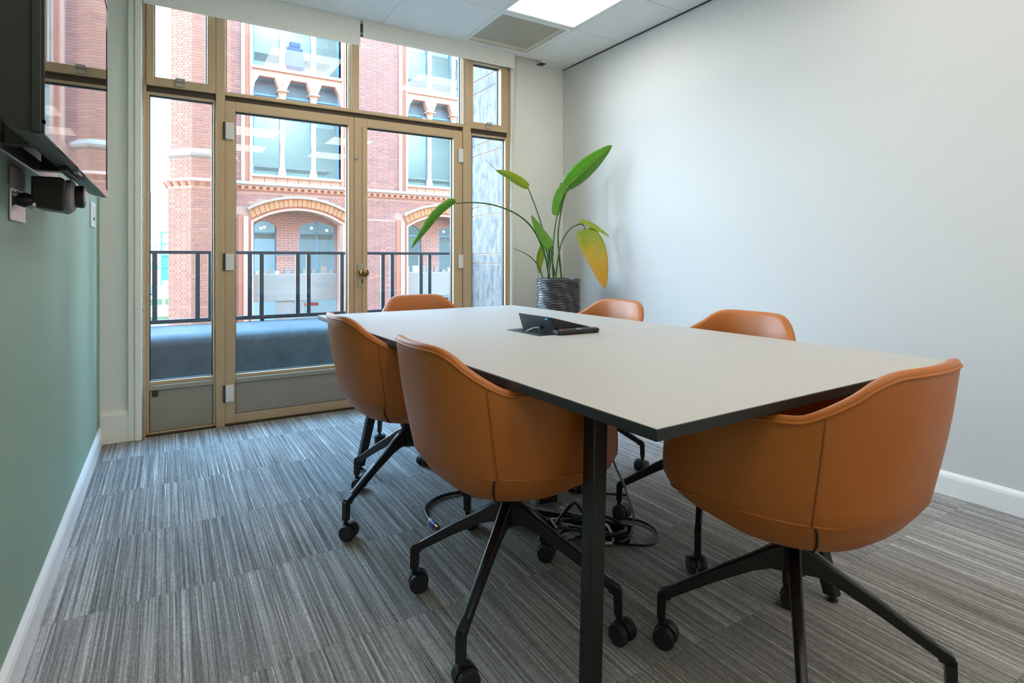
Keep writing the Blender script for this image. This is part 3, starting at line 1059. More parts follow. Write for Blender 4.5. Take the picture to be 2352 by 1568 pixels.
def kind_of(o):
    return o.name.split('.')[0]
chair0 = make_chair()
random.seed(11)
CHAIRS = [  # x, y, facing (deg, 0 = +y), base yaw (deg, world), caster yaws, label
    (0.850, 1.411, -90, 37.5, (130, 160, 175, 100), 'tan leather chair at the near left of the table, cable mess beyond it'),
    (1.316, 0.830, 2, 35.7, (120, 115, 140, 110), 'tan leather chair at the near end of the table, largest in view'),
    (0.852, 2.230, -90, 24, (150, 140, 135, 160), 'tan leather chair at the far left of the table, by the glass doors'),
    (1.268, 2.894, 180, 54, (100, 80, 200, 30), 'tan leather chair at the far table end in front of the glass doors'),
    (1.730, 2.225, 90, 51, (60, 130, 220, 20), 'tan leather chair at the far right of the table beside the planter'),
    (1.730, 1.452, 90, 37, (150, 100, 240, 60), 'tan leather chair at the near right of the table against white wall'),
]
allc = [chair0] + [copy_tree(chair0) for _ in CHAIRS[1:]]
for root, (x, y, face, base, cy, label) in zip(allc, CHAIRS):
    root.location = (x, y, 0)
    root.rotation_euler = (0, 0, R(face))
    root['label'] = label
    root['group'] = 'swivel chairs around the meeting table'
    legs = [c for c in root.children if kind_of(c) == 'leg']
    cas = [c for c in root.children if kind_of(c) == 'caster']
    for k in range(4):
        a = R(base - face + 90 * k)
        legs[k].rotation_euler = (0, 0, a)
        cas[k].location = (LEG_R * math.cos(a), LEG_R * math.sin(a), 0)
        cas[k].rotation_euler = (0, 0, R(cy[k] - face))

# ------------------------------------------------------------------ table controller, cable plate, remote
tc_ = thing('touch_controller', 'black wedge shaped touch panel controller on the white table', 'controller', (1.262, 1.870, TZ), R(2))
hw_ = 0.112
LX = 0.222
vb = [(0, -hw_, 0), (LX, -hw_, 0), (LX, hw_, 0), (0, hw_, 0)]
vtp = [(-0.022, -hw_, 0.066), (LX, -hw_, 0.006), (LX, hw_, 0.006), (-0.022, hw_, 0.066)]
MB().hexa(vb, vtp).build('housing', 'black_plastic', tc_, bevel=0.002)
sn = MB()
def slope(x):
    return 0.066 + (0.006 - 0.066) * (x + 0.022) / (LX + 0.022) + 0.0006
sn.hexa([(-0.008, -hw_ + 0.01, slope(-0.008) - 0.001), (LX - 0.02, -hw_ + 0.01, slope(LX - 0.02) - 0.001), (LX - 0.02, hw_ - 0.01, slope(LX - 0.02) - 0.001), (-0.008, hw_ - 0.01, slope(-0.008) - 0.001)],
        [(-0.008, -hw_ + 0.01, slope(-0.008)), (LX - 0.02, -hw_ + 0.01, slope(LX - 0.02)), (LX - 0.02, hw_ - 0.01, slope(LX - 0.02)), (-0.008, hw_ - 0.01, slope(-0.008))])
sn.build('touch_screen', 'tv_screen', tc_)
for i, y_ in enumerate((-0.072, -0.081)):
    MB().tube([(-0.0185, y_, 0.056), (-0.0215, y_, 0.056)], 0.0022, 10).build('status_light', 'led_dot', tc_)
for y_ in (-0.09, -0.101):
    MB().tube([(-0.0185, y_, 0.056), (-0.0213, y_, 0.056)], 0.0022, 10).build('button', 'rubber_black', tc_)
MB().box(-0.0125, -0.0085, -0.028, -0.018, 0.008, 0.026).build('cable_port', 'rubber_black', tc_)
cp = thing('cable_grommet', 'black rectangular cable plate let into the table top', 'cable plate', (1.2145, 1.845, TZ), R(2))
MB().box(-0.036, 0.040, -0.095, 0.13, 0, 0.0016).build('plate', 'black_plastic', cp, bevel=0.0005)
MB().box(-0.028, -0.008, -0.085, 0.12, 0.0016, 0.0022).build('flap', 'screen_teal', cp)
tag(MB().tube(smoothpath([(1.251, 1.847, TZ + 0.016), (1.235, 1.848, TZ + 0.019), (1.216, 1.853, TZ + 0.015), (1.197, 1.862, TZ + 0.0045)], 6), 0.0026, 8).build('short_cable', 'cable_white', smooth='all'),
    'short white cable from the touch controller into the cable plate', 'cable')
rm = thing('remote_control', 'black remote control with orange buttons lying before the touch controller', 'remote', (1.352, 1.738, TZ), R(-2))
rb = MB()
prof = []
hl, hwid = 0.098, 0.0225
outline = []
for (cx, cy, a0) in ((hl - 0.018, hwid - 0.018, 0), (-hl + 0.007, hwid - 0.007, 90), (-hl + 0.007, -hwid + 0.007, 180), (hl - 0.018, -hwid + 0.018, 270)):
    rr_ = 0.018 if cx > 0 else 0.007
    for k in range(7):
        a = R(a0 + 15 * k)
        outline.append((cx + rr_ * math.cos(a), cy + rr_ * math.sin(a)))
rb.prism(outline, 'z', 0.002, 0.018)
rb.build('body', 'black_soft', rm, smooth=True, bevel=0.003)
random.seed(5)
bsrc = MB().box(-0.0035, 0.0035, -0.0028, 0.0028, 0, 0.0022).build('button', 'button_grey', rm, bevel=0.0008)
bsrc.location = (-0.06, -0.012, 0.0178)
for i in range(13):
    for j in range(3):
        px_ = -0.072 + i * 0.0112
        if (i, j) == (1, 0):
            continue
        mname = 'button_white' if i in (6, 7) and j < 2 else ('button_green' if (i, j) == (11, 2) else 'button_grey')
        o = MB().box(-0.0034, 0.0034, -0.0028, 0.0028, 0, 0.0022).build('button', mname, rm, loc=(px_, -0.012 + 0.012 * j, 0.0178)) if mname != 'button_grey' else link_copy(bsrc, 'button', rm, (px_, -0.012 + 0.012 * j, 0.0178))
for (px_, py_) in ((-0.084, -0.011), (0.083, -0.004)):
    MB().lathe([(0.0045, 0), (0.0045, 0.003), (0.003, 0.0038)], (px_, py_, 0.0178), 14).build('power_button', 'button_orange', rm, smooth=True)

# ------------------------------------------------------------------ television, camera, wall plate on the left wall
TVX = -0.172
tv = thing('television', 'large black flat television with glossy screen high on the green wall', 'television', (TVX, 1.172, 1.232))
TVW, TVH = 1.125, 0.635
MB().box(-0.016, 0.0, 0, TVW, 0, TVH).build('panel', 'tv_body', tv, bevel=0.003)
MB().box(0.0, 0.0012, 0.008, TVW - 0.008, 0.022, TVH - 0.008).build('screen', 'tv_screen', tv)
bz = MB()
bz.box(0.0, 0.003, 0, TVW, 0, 0.022).box(0, 0.003, 0, 0.008, 0.016, TVH).box(0, 0.003, TVW - 0.008, TVW, 0.016, TVH).box(0, 0.003, 0.008, TVW - 0.008, TVH - 0.008, TVH)
bz.build('bezel', 'tv_bezel', tv)
hs = MB()
prof = [(-0.016, 0.004), (-0.030, 0.004), (-0.048, 0.012), (-0.058, 0.03), (-0.06, 0.08), (-0.06, TVH - 0.05), (-0.04, TVH - 0.01), (-0.016, TVH - 0.01)]
n_ = len(prof)
hs.add([(p[0], 0.01, p[1]) for p in prof] + [(p[0], TVW - 0.01, p[1]) for p in prof],
       [tuple(range(n_)), tuple(range(2 * n_ - 1, n_ - 1, -1))] + [(i, (i + 1) % n_, n_ + (i + 1) % n_, n_ + i) for i in range(n_)])
hs.build('back_housing', 'tv_body', tv, smooth=True)
lb = MB().box(-0.035, -0.02, 0.42, 0.6, -0.006, 0.004)
lb.build('sensor_strip', 'black_plastic', tv, bevel=0.002)
MB().box(-0.012, -0.002, 0.46, 0.52, -0.006, 0.001).build('receiver', 'silver', tv, bevel=0.001)
mt = thing('tv_mount', 'silver wall rail and bracket carrying the television', 'bracket', (XL, 1.25, 1.25))
MB().box(0, 0.03, 0.05, 0.98, 0.005, 0.045).build('wall_rail', 'silver', mt, bevel=0.003)
MB().box(0, 0.03, 0.05, 0.98, 0.36, 0.40).build('wall_rail', 'silver', mt, bevel=0.003)
for yy in (0.3, 0.72):
    MB().box(0.03, 0.0895, yy, yy + 0.04, 0.02, 0.42).build('hook_arm', 'tv_body', mt, bevel=0.003)
cv = thing('conference_camera', 'dark conference camera with round lens mounted under the television', 'camera', (XL, 1.84, 1.19))
MB().box(0.0, 0.006, -0.075, 0.085, -0.068, 0.012).build('wall_plate', 'silver', cv, bevel=0.006, seg=3)
MB().box(0.0, 0.008, -0.08, 0.07, 0.013, 0.062).build('cable_cover', 'grille_grey', cv, bevel=0.004)
MB().lathe([(0.004, -0.02), (0.014, -0.014), (0.019, 0.0), (0.014, 0.014), (0.004, 0.02)], (0.022, -0.03, -0.015), 18, 'x').build('ball_joint', 'black_plastic', cv, smooth='all')
MB().tube([(0.004, -0.03, -0.002), (0.022, -0.03, -0.013), (0.04, -0.02, -0.028)], 0.011, 12).build('joint_arm', 'silver', cv, smooth=True)
by = MB()
poly = []
for (x_, z_) in ((0.034, 0.046), (0.094, 0.046), (0.1, 0.04), (0.101, -0.032), (0.096, -0.04), (0.034, -0.03)):
    poly.append((x_, z_))
by.prism(poly, 'y', -0.03, 0.10)
by.build('camera_body', 'tv_body', cv, bevel=0.006, seg=3)
gf = MB()
gf.lathe([(0.044, 0.098), (0.043, 0.108), (0.036, 0.114), (0.026, 0.116)], (0, 0.035, 0.004), 28, 'x')
gf.build('speaker_grille', 'grille_grey', cv, smooth=True)
MB().lathe([(0.028, 0.112), (0.030, 0.128), (0.029, 0.134), (0.024, 0.136)], (0, 0.035, 0.004), 28, 'x').build('lens_barrel', 'black_plastic', cv, smooth=True)
MB().lathe([(0.024, 0.1355), (0.015, 0.1385), (0.003, 0.1395)], (0, 0.035, 0.004), 24, 'x').build('lens', 'lens_glass', cv, smooth='all')
sp_ = thing('wall_plate', 'white wall control plate with a black button on the green wall', 'switch', (XL, 3.50, 1.25))
MB().box(0, 0.008, -0.085, 0.085, -0.062, 0.062).build('plate', 'white_gloss', sp_, bevel=0.003)
MB().box(0.008, 0.0105, -0.02, 0.05, -0.005, 0.04).build('dial', 'hinge_white', sp_, bevel=0.002)
MB().box(0.008, 0.011, 0.0, 0.022, -0.028, -0.012).build('button', 'rubber_black', sp_, bevel=0.001)

# ------------------------------------------------------------------ planter and plant
PX, PY, PZ = 2.545, 3.50, 0.878
pot = thing('planter', 'tall round grey planter with wavy woven ridges in the corner', 'planter', (PX, PY, 0))
pr = 0.168
nth, nz_ = 140, 210
pv = MB()
random.seed(2)
ph = [random.uniform(0, 6.28) for _ in range(40)]
for j in range(nz_ + 1):
    z = 0.03 + (PZ - 0.36) * j / 60 if j <= 60 else PZ - 0.33 + 0.33 * (j - 60) / (nz_ - 60)
    for k in range(nth):
        a = 2 * math.pi * k / nth
        wob = 0.9 * math.sin(5 * a + z * 31) + 0.8 * math.sin(11 * a - z * 47 + 1.3) + 0.6 * math.sin(17 * a + z * 83 + 0.4)
        q = math.sin(2 * math.pi * z / 0.0165 + wob)
        amp = 0.0085 * (0.55 + 0.45 * math.sin(9 * a + z * 60) * math.sin(4 * a - z * 25 + 2))
        r_ = pr + amp * q - 0.006
        pv.v.append((r_ * math.cos(a), r_ * math.sin(a), z))
for j in range(nz_):
    for k in range(nth):
        pv.f.append((j * nth + k, j * nth + (k + 1) % nth, (j + 1) * nth + (k + 1) % nth, (j + 1) * nth + k))
pv.f.append(tuple(range(nth - 1, -1, -1)))
pv.build('woven_body', 'planter_wicker', pot, smooth='all')
MB().lathe([(pr - 0.012, PZ - 0.03), (pr - 0.003, PZ - 0.012), (pr - 0.002, PZ), (pr - 0.006, PZ + 0.004), (pr - 0.016, PZ + 0.002), (pr - 0.02, PZ - 0.035)], (0, 0, 0), 48).build('rim', 'planter_wicker', pot, smooth=True)
MB().lathe([(pr + 0.002, 0.0), (pr + 0.002, 0.03), (pr - 0.01, 0.032)], (0, 0, 0), 40).build('base_ring', 'black_plastic', pot, smooth=True)
plant = thing('potted_plant', 'bird of paradise plant with broad green and yellowing leaves in planter', 'plant', (PX, PY, PZ))
MB().lathe([(0.145, -0.03), (0.145, -0.012), (0.08, -0.006), (0.01, -0.004)], (0, 0, 0), 32).build('soil', 'soil', plant, smooth=True)
RV, DV = Vector((0.854, -0.52, 0)), Vector((0.52, 0.854, 0))
SC = 0.00332
def pp(px, py, v=0.0):
    return RV * ((px - 1282) * SC) + DV * v + Vector((0, 0, (640 - py) * SC))
def stem(pts, r0=0.006, r1=0.004):
    p = smoothpath([pp(*q) for q in pts], 8)
    n = len(p)
    MB().tube(p, [r0 + (r1 - r0) * i / (n - 1) for i in range(n)], 8).build('stem', 'stem_green', plant, smooth='all')
def leaf(mid, W, side, m, cup=0.35, asym=1.0, name='leaf', wpow=0.75, ripple=0.0025):
    p = smoothpath([pp(*q) for q in mid], 8)
    n = len(p)
    sd = (RV * side[0] + DV * side[1] + Vector((0, 0, side[2]))).normalized()
    ns = 5
    b = MB()
    for i in range(n):
        t = i / (n - 1)
        tg = (p[min(i + 1, n - 1)] - p[max(i - 1, 0)]).normalized()
        s_ = (sd - tg * sd.dot(tg)).normalized()
        nn = tg.cross(s_)
        wd = W * SC * (max(0.02, math.sin(math.pi * min(1, (t * 0.94 + 0.05)) ** wpow)) ** (0.7 if t < 0.4 else 0.7 + 0.2 * (t - 0.4)))
        for k in range(-ns, ns + 1):
            u = k / ns
            ww = wd * (asym if u > 0 else 1)
            c = cup
            rp = ripple * math.sin(t * 40 + u * 2) * abs(u) * (wd / (W * SC))
            b.v.append(tuple(p[i] + s_ * (u * ww * math.cos(c * abs(u))) + nn * (abs(u) * ww * math.sin(c) + rp)))
    m_ = 2 * ns + 1
    for i in range(n - 1):
        for k in range(m_ - 1):
            b.f.append((i * m_ + k, i * m_ + k + 1, (i + 1) * m_ + k + 1, (i + 1) * m_ + k))
    o = b.build(name, m, plant, smooth='all', fix=False)
    so_ = o.modifiers.new('thick', 'SOLIDIFY')
    so_.thickness = 0.0012
    rbm = MB().tube([q + Vector((0, 0, 0)) for q in p], [0.0035 * (1 - 0.8 * i / (n - 1)) for i in range(n)], 6)
    rbm.build('midrib', 'leaf_lime' if m != 'leaf_yellow' else 'leaf_yellow', o, smooth='all')
    return o
stem([(1270, 645, 0.0), (1268, 590, 0.01), (1272, 540, 0.02), (1279, 494, 0.02)], 0.008, 0.005)
stem([(1290, 645, 0.01), (1285, 590, 0.03), (1282, 540, 0.04), (1288, 490, 0.04), (1300, 428, 0.03)], 0.008, 0.005)
stem([(1260, 645, -0.02), (1251, 590, -0.05), (1226, 532, -0.08), (1192, 498, -0.1), (1145, 477, -0.12), (1097, 469, -0.13), (1050, 471, -0.14)], 0.008, 0.004)
stem([(1262, 645, 0.03), (1258, 590, 0.05), (1245, 520, 0.07), (1230, 472, 0.08), (1212, 426, 0.09)], 0.007, 0.004)
stem([(1274, 645, -0.03), (1281, 590, -0.02), (1291, 552, 0.0), (1311, 524, 0.02), (1336, 514, 0.02), (1345, 530, 0.0)], 0.007, 0.004)
stem([(1247, 645, -0.02), (1238, 615, -0.03), (1222, 594, -0.04), (1202, 580, -0.05), (1179, 571, -0.06)], 0.006, 0.002)
stem([(1255, 645, -0.05), (1262, 600, -0.07), (1262, 566, -0.08)], 0.007, 0.005)
stem([(1278, 645, 0.05), (1270, 610, 0.05), (1262, 575, 0.04)], 0.009, 0.006)
leaf([(1277, 494, 0.02), (1290, 452, 0.02), (1311, 420, 0.03), (1336, 396, 0.05)], 18, (0.8, 0.35, 0.5), 'leaf_green', 0.5)
leaf([(1298, 430, 0.03), (1331, 401, -0.03), (1366, 370, -0.08), (1398, 341, -0.12)], 24, (0.62, 0.35, -0.75), 'leaf_green', 0.4)
leaf([(1306, 432, 0.03), (1295, 425, 0.02), (1286, 420, 0.02)], 11, (0.2, 0.3, 0.9), 'leaf_dark', 0.5)
leaf([(1213, 427, 0.09), (1190, 413, 0.085), (1164, 398, 0.08), (1138, 388, 0.07)], 13, (0.35, -0.5, 0.75), 'leaf_lime', 0.35)
stem([(1140, 389, 0.07), (1125, 374, 0.07), (1109, 361, 0.07)], 0.0018, 0.0007)
leaf([(1052, 468, -0.14), (1020, 494, -0.15), (988, 532, -0.16), (954, 571, -0.17)], 21, (0.7, -0.6, 0.55), 'leaf_green', 1.0, wpow=0.7)
leaf([(1266, 566, -0.08), (1253, 545, -0.09), (1236, 520, -0.1), (1219, 496, -0.11)], 19, (0.75, 0.4, -0.5), 'leaf_green', 0.45, wpow=0.62)
leaf([(1340, 528, 0.0), (1353, 560, -0.04), (1369, 605, -0.08), (1383, 659, -0.10)], 31, (0.95, 0.3, 0.2), 'leaf_yellow', 0.25, wpow=0.72)
leaf([(1329, 508, 0.02), (1352, 518, 0.02), (1376, 531, 0.02), (1400, 544, 0.02)], 11, (0.4, 0.7, 0.6), 'leaf_lime', 0.6)
leaf([(1247, 562, 0.04), (1240, 585, 0.03), (1237, 606, 0.02), (1238, 628, 0.02)], 11, (0.9, 0.4, 0.1), 'leaf_lime', 0.4)
leaf([(1262, 560, 0.05), (1264, 585, 0.04), (1259, 612, 0.03)], 8, (0.9, 0.4, 0.1), 'leaf_dark', 0.4)

# ------------------------------------------------------------------ cables and boxes on the floor under the table
def cable(name, pts, r, m, label, n=7):
    return tag(MB().tube(smoothpath(pts, n), r, 8).build(name, m, smooth='all'), label, 'cable')
fb = thing('floor_box', 'grey metal power box on the carpet under the table, left one', 'floor box', (1.18, 1.99, 0), R(-8))
MB().box(-0.07, 0.07, -0.09, 0.09, 0.001, 0.075).build('housing', 'box_metal', fb, bevel=0.003)
MB().box(-0.05, 0.05, -0.096, -0.09, 0.015, 0.05).build('socket_strip', 'rubber_black', fb, bevel=0.001)
fb2 = thing('floor_box', 'grey metal power box on the carpet under the table, beside the cable tangle', 'floor box', (1.40, 2.02, 0), R(-14))
MB().box(-0.075, 0.075, -0.08, 0.08, 0.001, 0.07).build('housing', 'box_metal', fb2, bevel=0.003)
MB().box(-0.055, 0.02, -0.088, -0.08, 0.01, 0.045).build('socket_strip', 'rubber_black', fb2, bevel=0.001)
MB().box(-0.01, 0.0, 0.0, 0.01, 0.07, 0.082).build('latch', 'rubber_black', fb2)
cable('black_cable', [(1.16, 2.10, 0.012), (1.14, 2.18, 0.01), (1.09, 2.234, 0.009), (1.0, 2.236, 0.009), (0.918, 2.186, 0.009), (0.884, 2.115, 0.009), (0.874, 2.03, 0.012)], 0.0075, 'cable_black', 'thick black cable looping out left under the table to a loose plug')
pg = thing('cable_plug', 'loose blue and black plug on the carpet at the cable end', 'plug', (0.874, 2.03, 0.012), R(-88))
MB().tube([(-0.02, 0, 0), (0.0, 0, 0)], 0.009, 12).build('collar', 'cable_white', pg, smooth=True)
MB().tube([(0.0, 0, 0), (0.03, 0, 0)], 0.0105, 12).build('sleeve', 'plug_blue', pg, smooth=True)
MB().tube([(0.03, 0, 0), (0.055, 0, 0)], 0.0085, 12).build('tip', 'brass_old', pg, smooth=True)
tray = thing('cable_tray', 'long black cable channel lying on the carpet among the cables', 'cable tray', (1.335, 1.71, 0), R(-52))
tb_ = MB().box(-0.2, 0.2, -0.045, 0.045, 0.001, 0.006).box(-0.2, 0.2, -0.045, -0.04, 0.006, 0.03).box(-0.2, 0.2, 0.04, 0.045, 0.006, 0.03)
tb_.build('channel', 'black_soft', tray)
random.seed(21)
TANGLE = [('cable_grey', 'grey'), ('cable_black', 'black'), ('cable_white', 'white'), ('cable_black', 'black'), ('cable_grey', 'grey'), ('cable_black', 'black'), ('cable_black', 'black'), ('cable_white', 'white')]
WORDS = ['grey cable loop nearest the left caster in the cable tangle', 'black cable arching over the cable tray in the tangle', 'white cable hairpin loop in the middle of the tangle',
         'black cable lying flat along the front of the tangle', 'grey cable winding through the back of the tangle', 'black cable loop resting by the near table leg',
         'black cable coil deep in the tangle by the grey box', 'white cable crossing the tangle towards the table leg']
for i, (m, c) in enumerate(TANGLE):
    cx, cy = 1.24 + 0.04 * (i % 4), 1.66 + 0.05 * (i // 4)
    pts = []
    a0 = random.uniform(0, 6.28)
    hgt = 0.11 if i == 1 else 0.045
    for k in range(9):
        a = a0 + k * random.uniform(0.6, 0.95)
        rr_ = random.uniform(0.07, 0.17)
        pts.append((cx + rr_ * math.cos(a) * 0.8, cy + rr_ * math.sin(a) * 0.8, 0.008 + hgt * random.random() ** 2))
    cable(c + '_cable', pts, 0.0048 if m != 'cable_black' else 0.0055, m, WORDS[i], 8)
cable('white_cable', [(1.2, 1.45, 0.70), (1.17, 1.38, 0.55), (1.2, 1.36, 0.4), (1.33, 1.45, 0.26), (1.396, 1.506, 0.19), (1.44, 1.52, 0.10), (1.42, 1.53, 0.02), (1.34, 1.56, 0.007)], 0.004, 'cable_grey', 'thin pale cable hanging from the table and curving onto the carpet')
cable('black_cable', [(1.36, 1.56, 0.01), (1.47, 1.47, 0.009), (1.56, 1.52, 0.009), (1.575, 1.62, 0.009), (1.5, 1.7, 0.012)], 0.005, 'cable_black', 'black cable loop on the carpet right of the near table leg')
cable('black_cable', [(1.44, 2.05, 0.012), (1.52, 2.0, 0.009), (1.62, 1.9, 0.009), (1.7, 1.83, 0.009)], 0.005, 'cable_black', 'black cable running across the carpet behind the grey box')

# ------------------------------------------------------------------ balcony outside
balc = MB().box(-2.2, 2.9, 4.11, 5.05, -0.42, -0.31).build('balcony_slab', 'concrete')
struct(balc); balc.name = 'trim_10'
pa = MB()
prof = [(4.36, -0.31), (4.36, 0.45), (4.37, 0.49), (4.4, 0.515), (4.45, 0.524), (4.97, 0.53), (4.98, 0.52), (4.98, -0.31)]
pa.prism(prof, 'x', -2.2, 2.54)
tag(pa.build('balcony_parapet', 'concrete', bevel=0.0, smooth=True), 'low grey rounded concrete balcony upstand outside the glass doors', 'parapet')
rail = thing('balcony_railing', 'dark metal balcony railing with paired bars above the concrete upstand', 'railing', (0, 4.98, 0))
MB().box(-2.2, 2.57, -0.02, 0.03, 1.068, 1.092).build('top_rail', 'rail_paint', rail, bevel=0.002)
MB().box(-2.2, 2.57, -0.02, 0.02, 0.545, 0.575).build('bottom_rail', 'rail_paint', rail, bevel=0.002)
sb = MB().box(-0.016, 0.016, -0.012, 0.012, 0.575, 1.068).build('baluster', 'rail_paint', rail)
k_ = 0
for nper in range(-6, 8):
    xs = 4.98 * (0.0398 + 0.0735 * nper)
    for x in (xs, xs + 0.0872):
        if -2.15 < x < 2.55:
            if k_ == 0:
                sb.location = (x, 0, 0)
            else:
                link_copy(sb, 'baluster', rail, (x, 0, 0))
            k_ += 1
for x in (0.655, 2.15, -0.81):
    MB().box(x - 0.016, x + 0.016, -0.012, 0.012, 0.525, 0.545).build('rail_foot', 'rail_paint', rail)
# polished stone pier at the right end of the balcony, built of slabs with pale joints
pier = thing('stone_pier', 'mottled grey polished stone pier at the right end of the balcony', 'pier', (2.545, 4.005, 0))
zs = [-0.3, 0.42, 0.52, 0.985, 1.075, 1.44, 1.52, 2.02, 2.12, 2.62, 2.74, 3.3]
for i in range(len(zs) - 1):
    MB().box(0, 0.35, 0.0, 0.93, zs[i] + 0.004, zs[i + 1] - 0.004).build('slab', 'granite', pier, bevel=0.002)
MB().box(0.006, 0.34, 0.006, 0.922, -0.3, 3.3).build('joint_core', 'sandstone', pier)
MB().box(-0.012, 0.02, 0.931, 0.96, -0.3, 3.3).build('edge_strip', 'rail_paint', pier)

# ------------------------------------------------------------------ brick building across the street
FYD = 16.0
bld = thing('brick_building', 'ornate red brick building with stone window bays across the street', 'building', (0, FYD, 0))
GZ = -3.5
BAYS = [1.88, 6.10, 10.32]
BWID = 2.26
AW0, AW1 = 0.02, 2.31        # arch opening offsets from bay left
SPR, RISE = 1.98, 0.35
wl = MB()
def arc_z(u, z0, rise):      # u in 0..1
    c = 1.0
    rad = (c * c / 4 + (rise / 2.29) ** 2) / (2 * rise / 2.29) * 2.29
    x = (u - 0.5) * 2.29
    return z0 + math.sqrt(rad * rad - x * x) - (rad - rise)
edges = []
x = 0.9
TOPZ = 11.5
for bx in BAYS:
    wl.box(x, bx - 0.0, 0, 0.4, GZ, TOPZ)       # pier left of bay
    # above top window
    wl.box(bx, bx + BWID, 0, 0.4, 8.45, TOPZ)
    # between arch and sill
    n = 24
    for k in range(n):
        u0, u1 = k / n, (k + 1) / n
        xa, xb = bx + BWID * u0, bx + BWID * u1
        za, zb = arc_z(u0, SPR, RISE), arc_z(u1, SPR, RISE)
        wl.prism([(xa, za), (xb, zb), (xb, 3.16), (xa, 3.16)], 'y', 0, 0.4)
    x = bx + BWID
wl.box(x, 14.0, 0, 0.4, GZ, TOPZ)
wl.build('wall', 'mortar', bld)
# brickwork: single bricks laid proud of the mortar; the ones that show best are parts, the rest one part
def courses(x0, x1, z0, z1, off=0):
    out = []
    row = 0
    z = z0
    while z + 0.06 <= z1:
        x = x0 - (0.169 * ((row + off) % 2))
        k = 0
        while x < x1:
            wd = 0.2165 if k % 2 == 0 else 0.104
            a, b_ = max(x, x0), min(x + wd, x1)
            if b_ - a > 0.03:
                out.append((a, b_, z, z + 0.0585))
            x += wd + 0.0085
            k += 1
        z += 0.068
        row += 1
    return out
allb = []
for (xa, xb) in ((0.95, 1.60), (4.31, 5.82), (8.53, 10.04), (12.75, 14.0)):
    allb += courses(xa, xb, 3.03, 8.44)
for (xa, xb) in ((0.95, 1.53), (4.56, 5.75), (8.78, 9.97), (13.0, 14.0)):
    allb += courses(xa, xb, -1.6, 2.16)
def clear_of_arch(x, z):
    for bx in BAYS:
        u = (x - bx - AW0) / 2.29
        if -0.17 < u < 1.17:
            uc = min(1, max(0, u))
            uu = min(1, max(0, (x - bx - AW0 + 0.15) / 2.59))
            if z < arc_z(uu, SPR, RISE) + 0.36:
                return False
    return True
for q in courses(0.95, 14.0, 2.19, 2.79, 1):
    if clear_of_arch(q[0], q[2]) and clear_of_arch(q[1], q[2]):
        allb.append(q)
near = sorted(allb, key=lambda q: abs(q[0] - 5.06) + 0.35 * abs(q[2] - 3.6) + (0 if q[1] - q[0] > 0.2 else 3))[:300]
nset = set(near)
bw_ = MB()
def brick_faces(b, q):
    x0, x1, z0, z1 = q
    b.add([(x0, 0.002, z0), (x1, 0.002, z0), (x1, 0.002, z1), (x0, 0.002, z1), (x0 + 0.002, -0.008, z0 + 0.002), (x1 - 0.002, -0.008, z0 + 0.002), (x1 - 0.002, -0.008, z1 - 0.002), (x0 + 0.002, -0.008, z1 - 0.002)],
          [(4, 5, 6, 7), (0, 1, 5, 4), (1, 2, 6, 5), (2, 3, 7, 6), (3, 0, 4, 7)])
for q in allb:
    if q not in nset:
        brick_faces(bw_, q)
bwo = bw_.build('brickwork', 'brick_unit', bld, fix=False)
bwo['kind'] = 'stuff'
b1 = None
random.seed(8)
for q in near:
    loc = ((q[0] + q[1]) / 2, -0.002 * random.random(), (q[2] + q[3]) / 2)
    if b1 is None:
        hw2 = 0.2165 / 2
        mb_ = MB()
        brick_faces(mb_, (-hw2, hw2, -0.02925, 0.02925))
        b1 = mb_.build('brick', 'brick_unit_single', bld, loc=loc, fix=False)
    else:
        link_copy(b1, 'brick', bld, loc)
# string course, dentils
MB().box(0.9, 14, -0.16, 0.02, 2.93, 3.02).build('string_course', 'lead_grey', bld, bevel=0.02)
MB().box(0.9, 14, -0.10, 0.02, 2.895, 2.93).build('string_course', 'sandstone', bld)
MB().box(0.9, 14, -0.05, 0.02, 2.80, 2.895).build('string_course', 'terracotta', bld)
ds = MB().hexa([(-0.03, -0.07, 2.825), (0.03, -0.07, 2.825), (0.045, 0, 2.805), (-0.045, 0, 2.805)], [(-0.045, -0.11, 2.895), (0.045, -0.11, 2.895), (0.045, 0, 2.895), (-0.045, 0, 2.895)]).build('dentil', 'sandstone', bld)
ds.location = (1.3, 0, 0)
for k in range(1, 62):
    link_copy(ds, 'dentil', bld, (1.3 + 0.172 * k, 0, 0))
def column(px_, z0, z1):
    prof = [(0.10, 0.0), (0.10, 0.10), (0.085, 0.13), (0.09, 0.17), (0.07, 0.22), (0.062, 0.26), (0.062, 0.86), (0.072, 0.88), (0.072, 1.18), (0.062, 1.2), (0.062, z1 - z0 - 0.02), (0.075, z1 - z0)]
    MB().lathe([(r_, z + z0) for r_, z in prof], (px_, 0.08, 0), 10).build('column', 'sandstone', bld, smooth=True)
col_src = {}
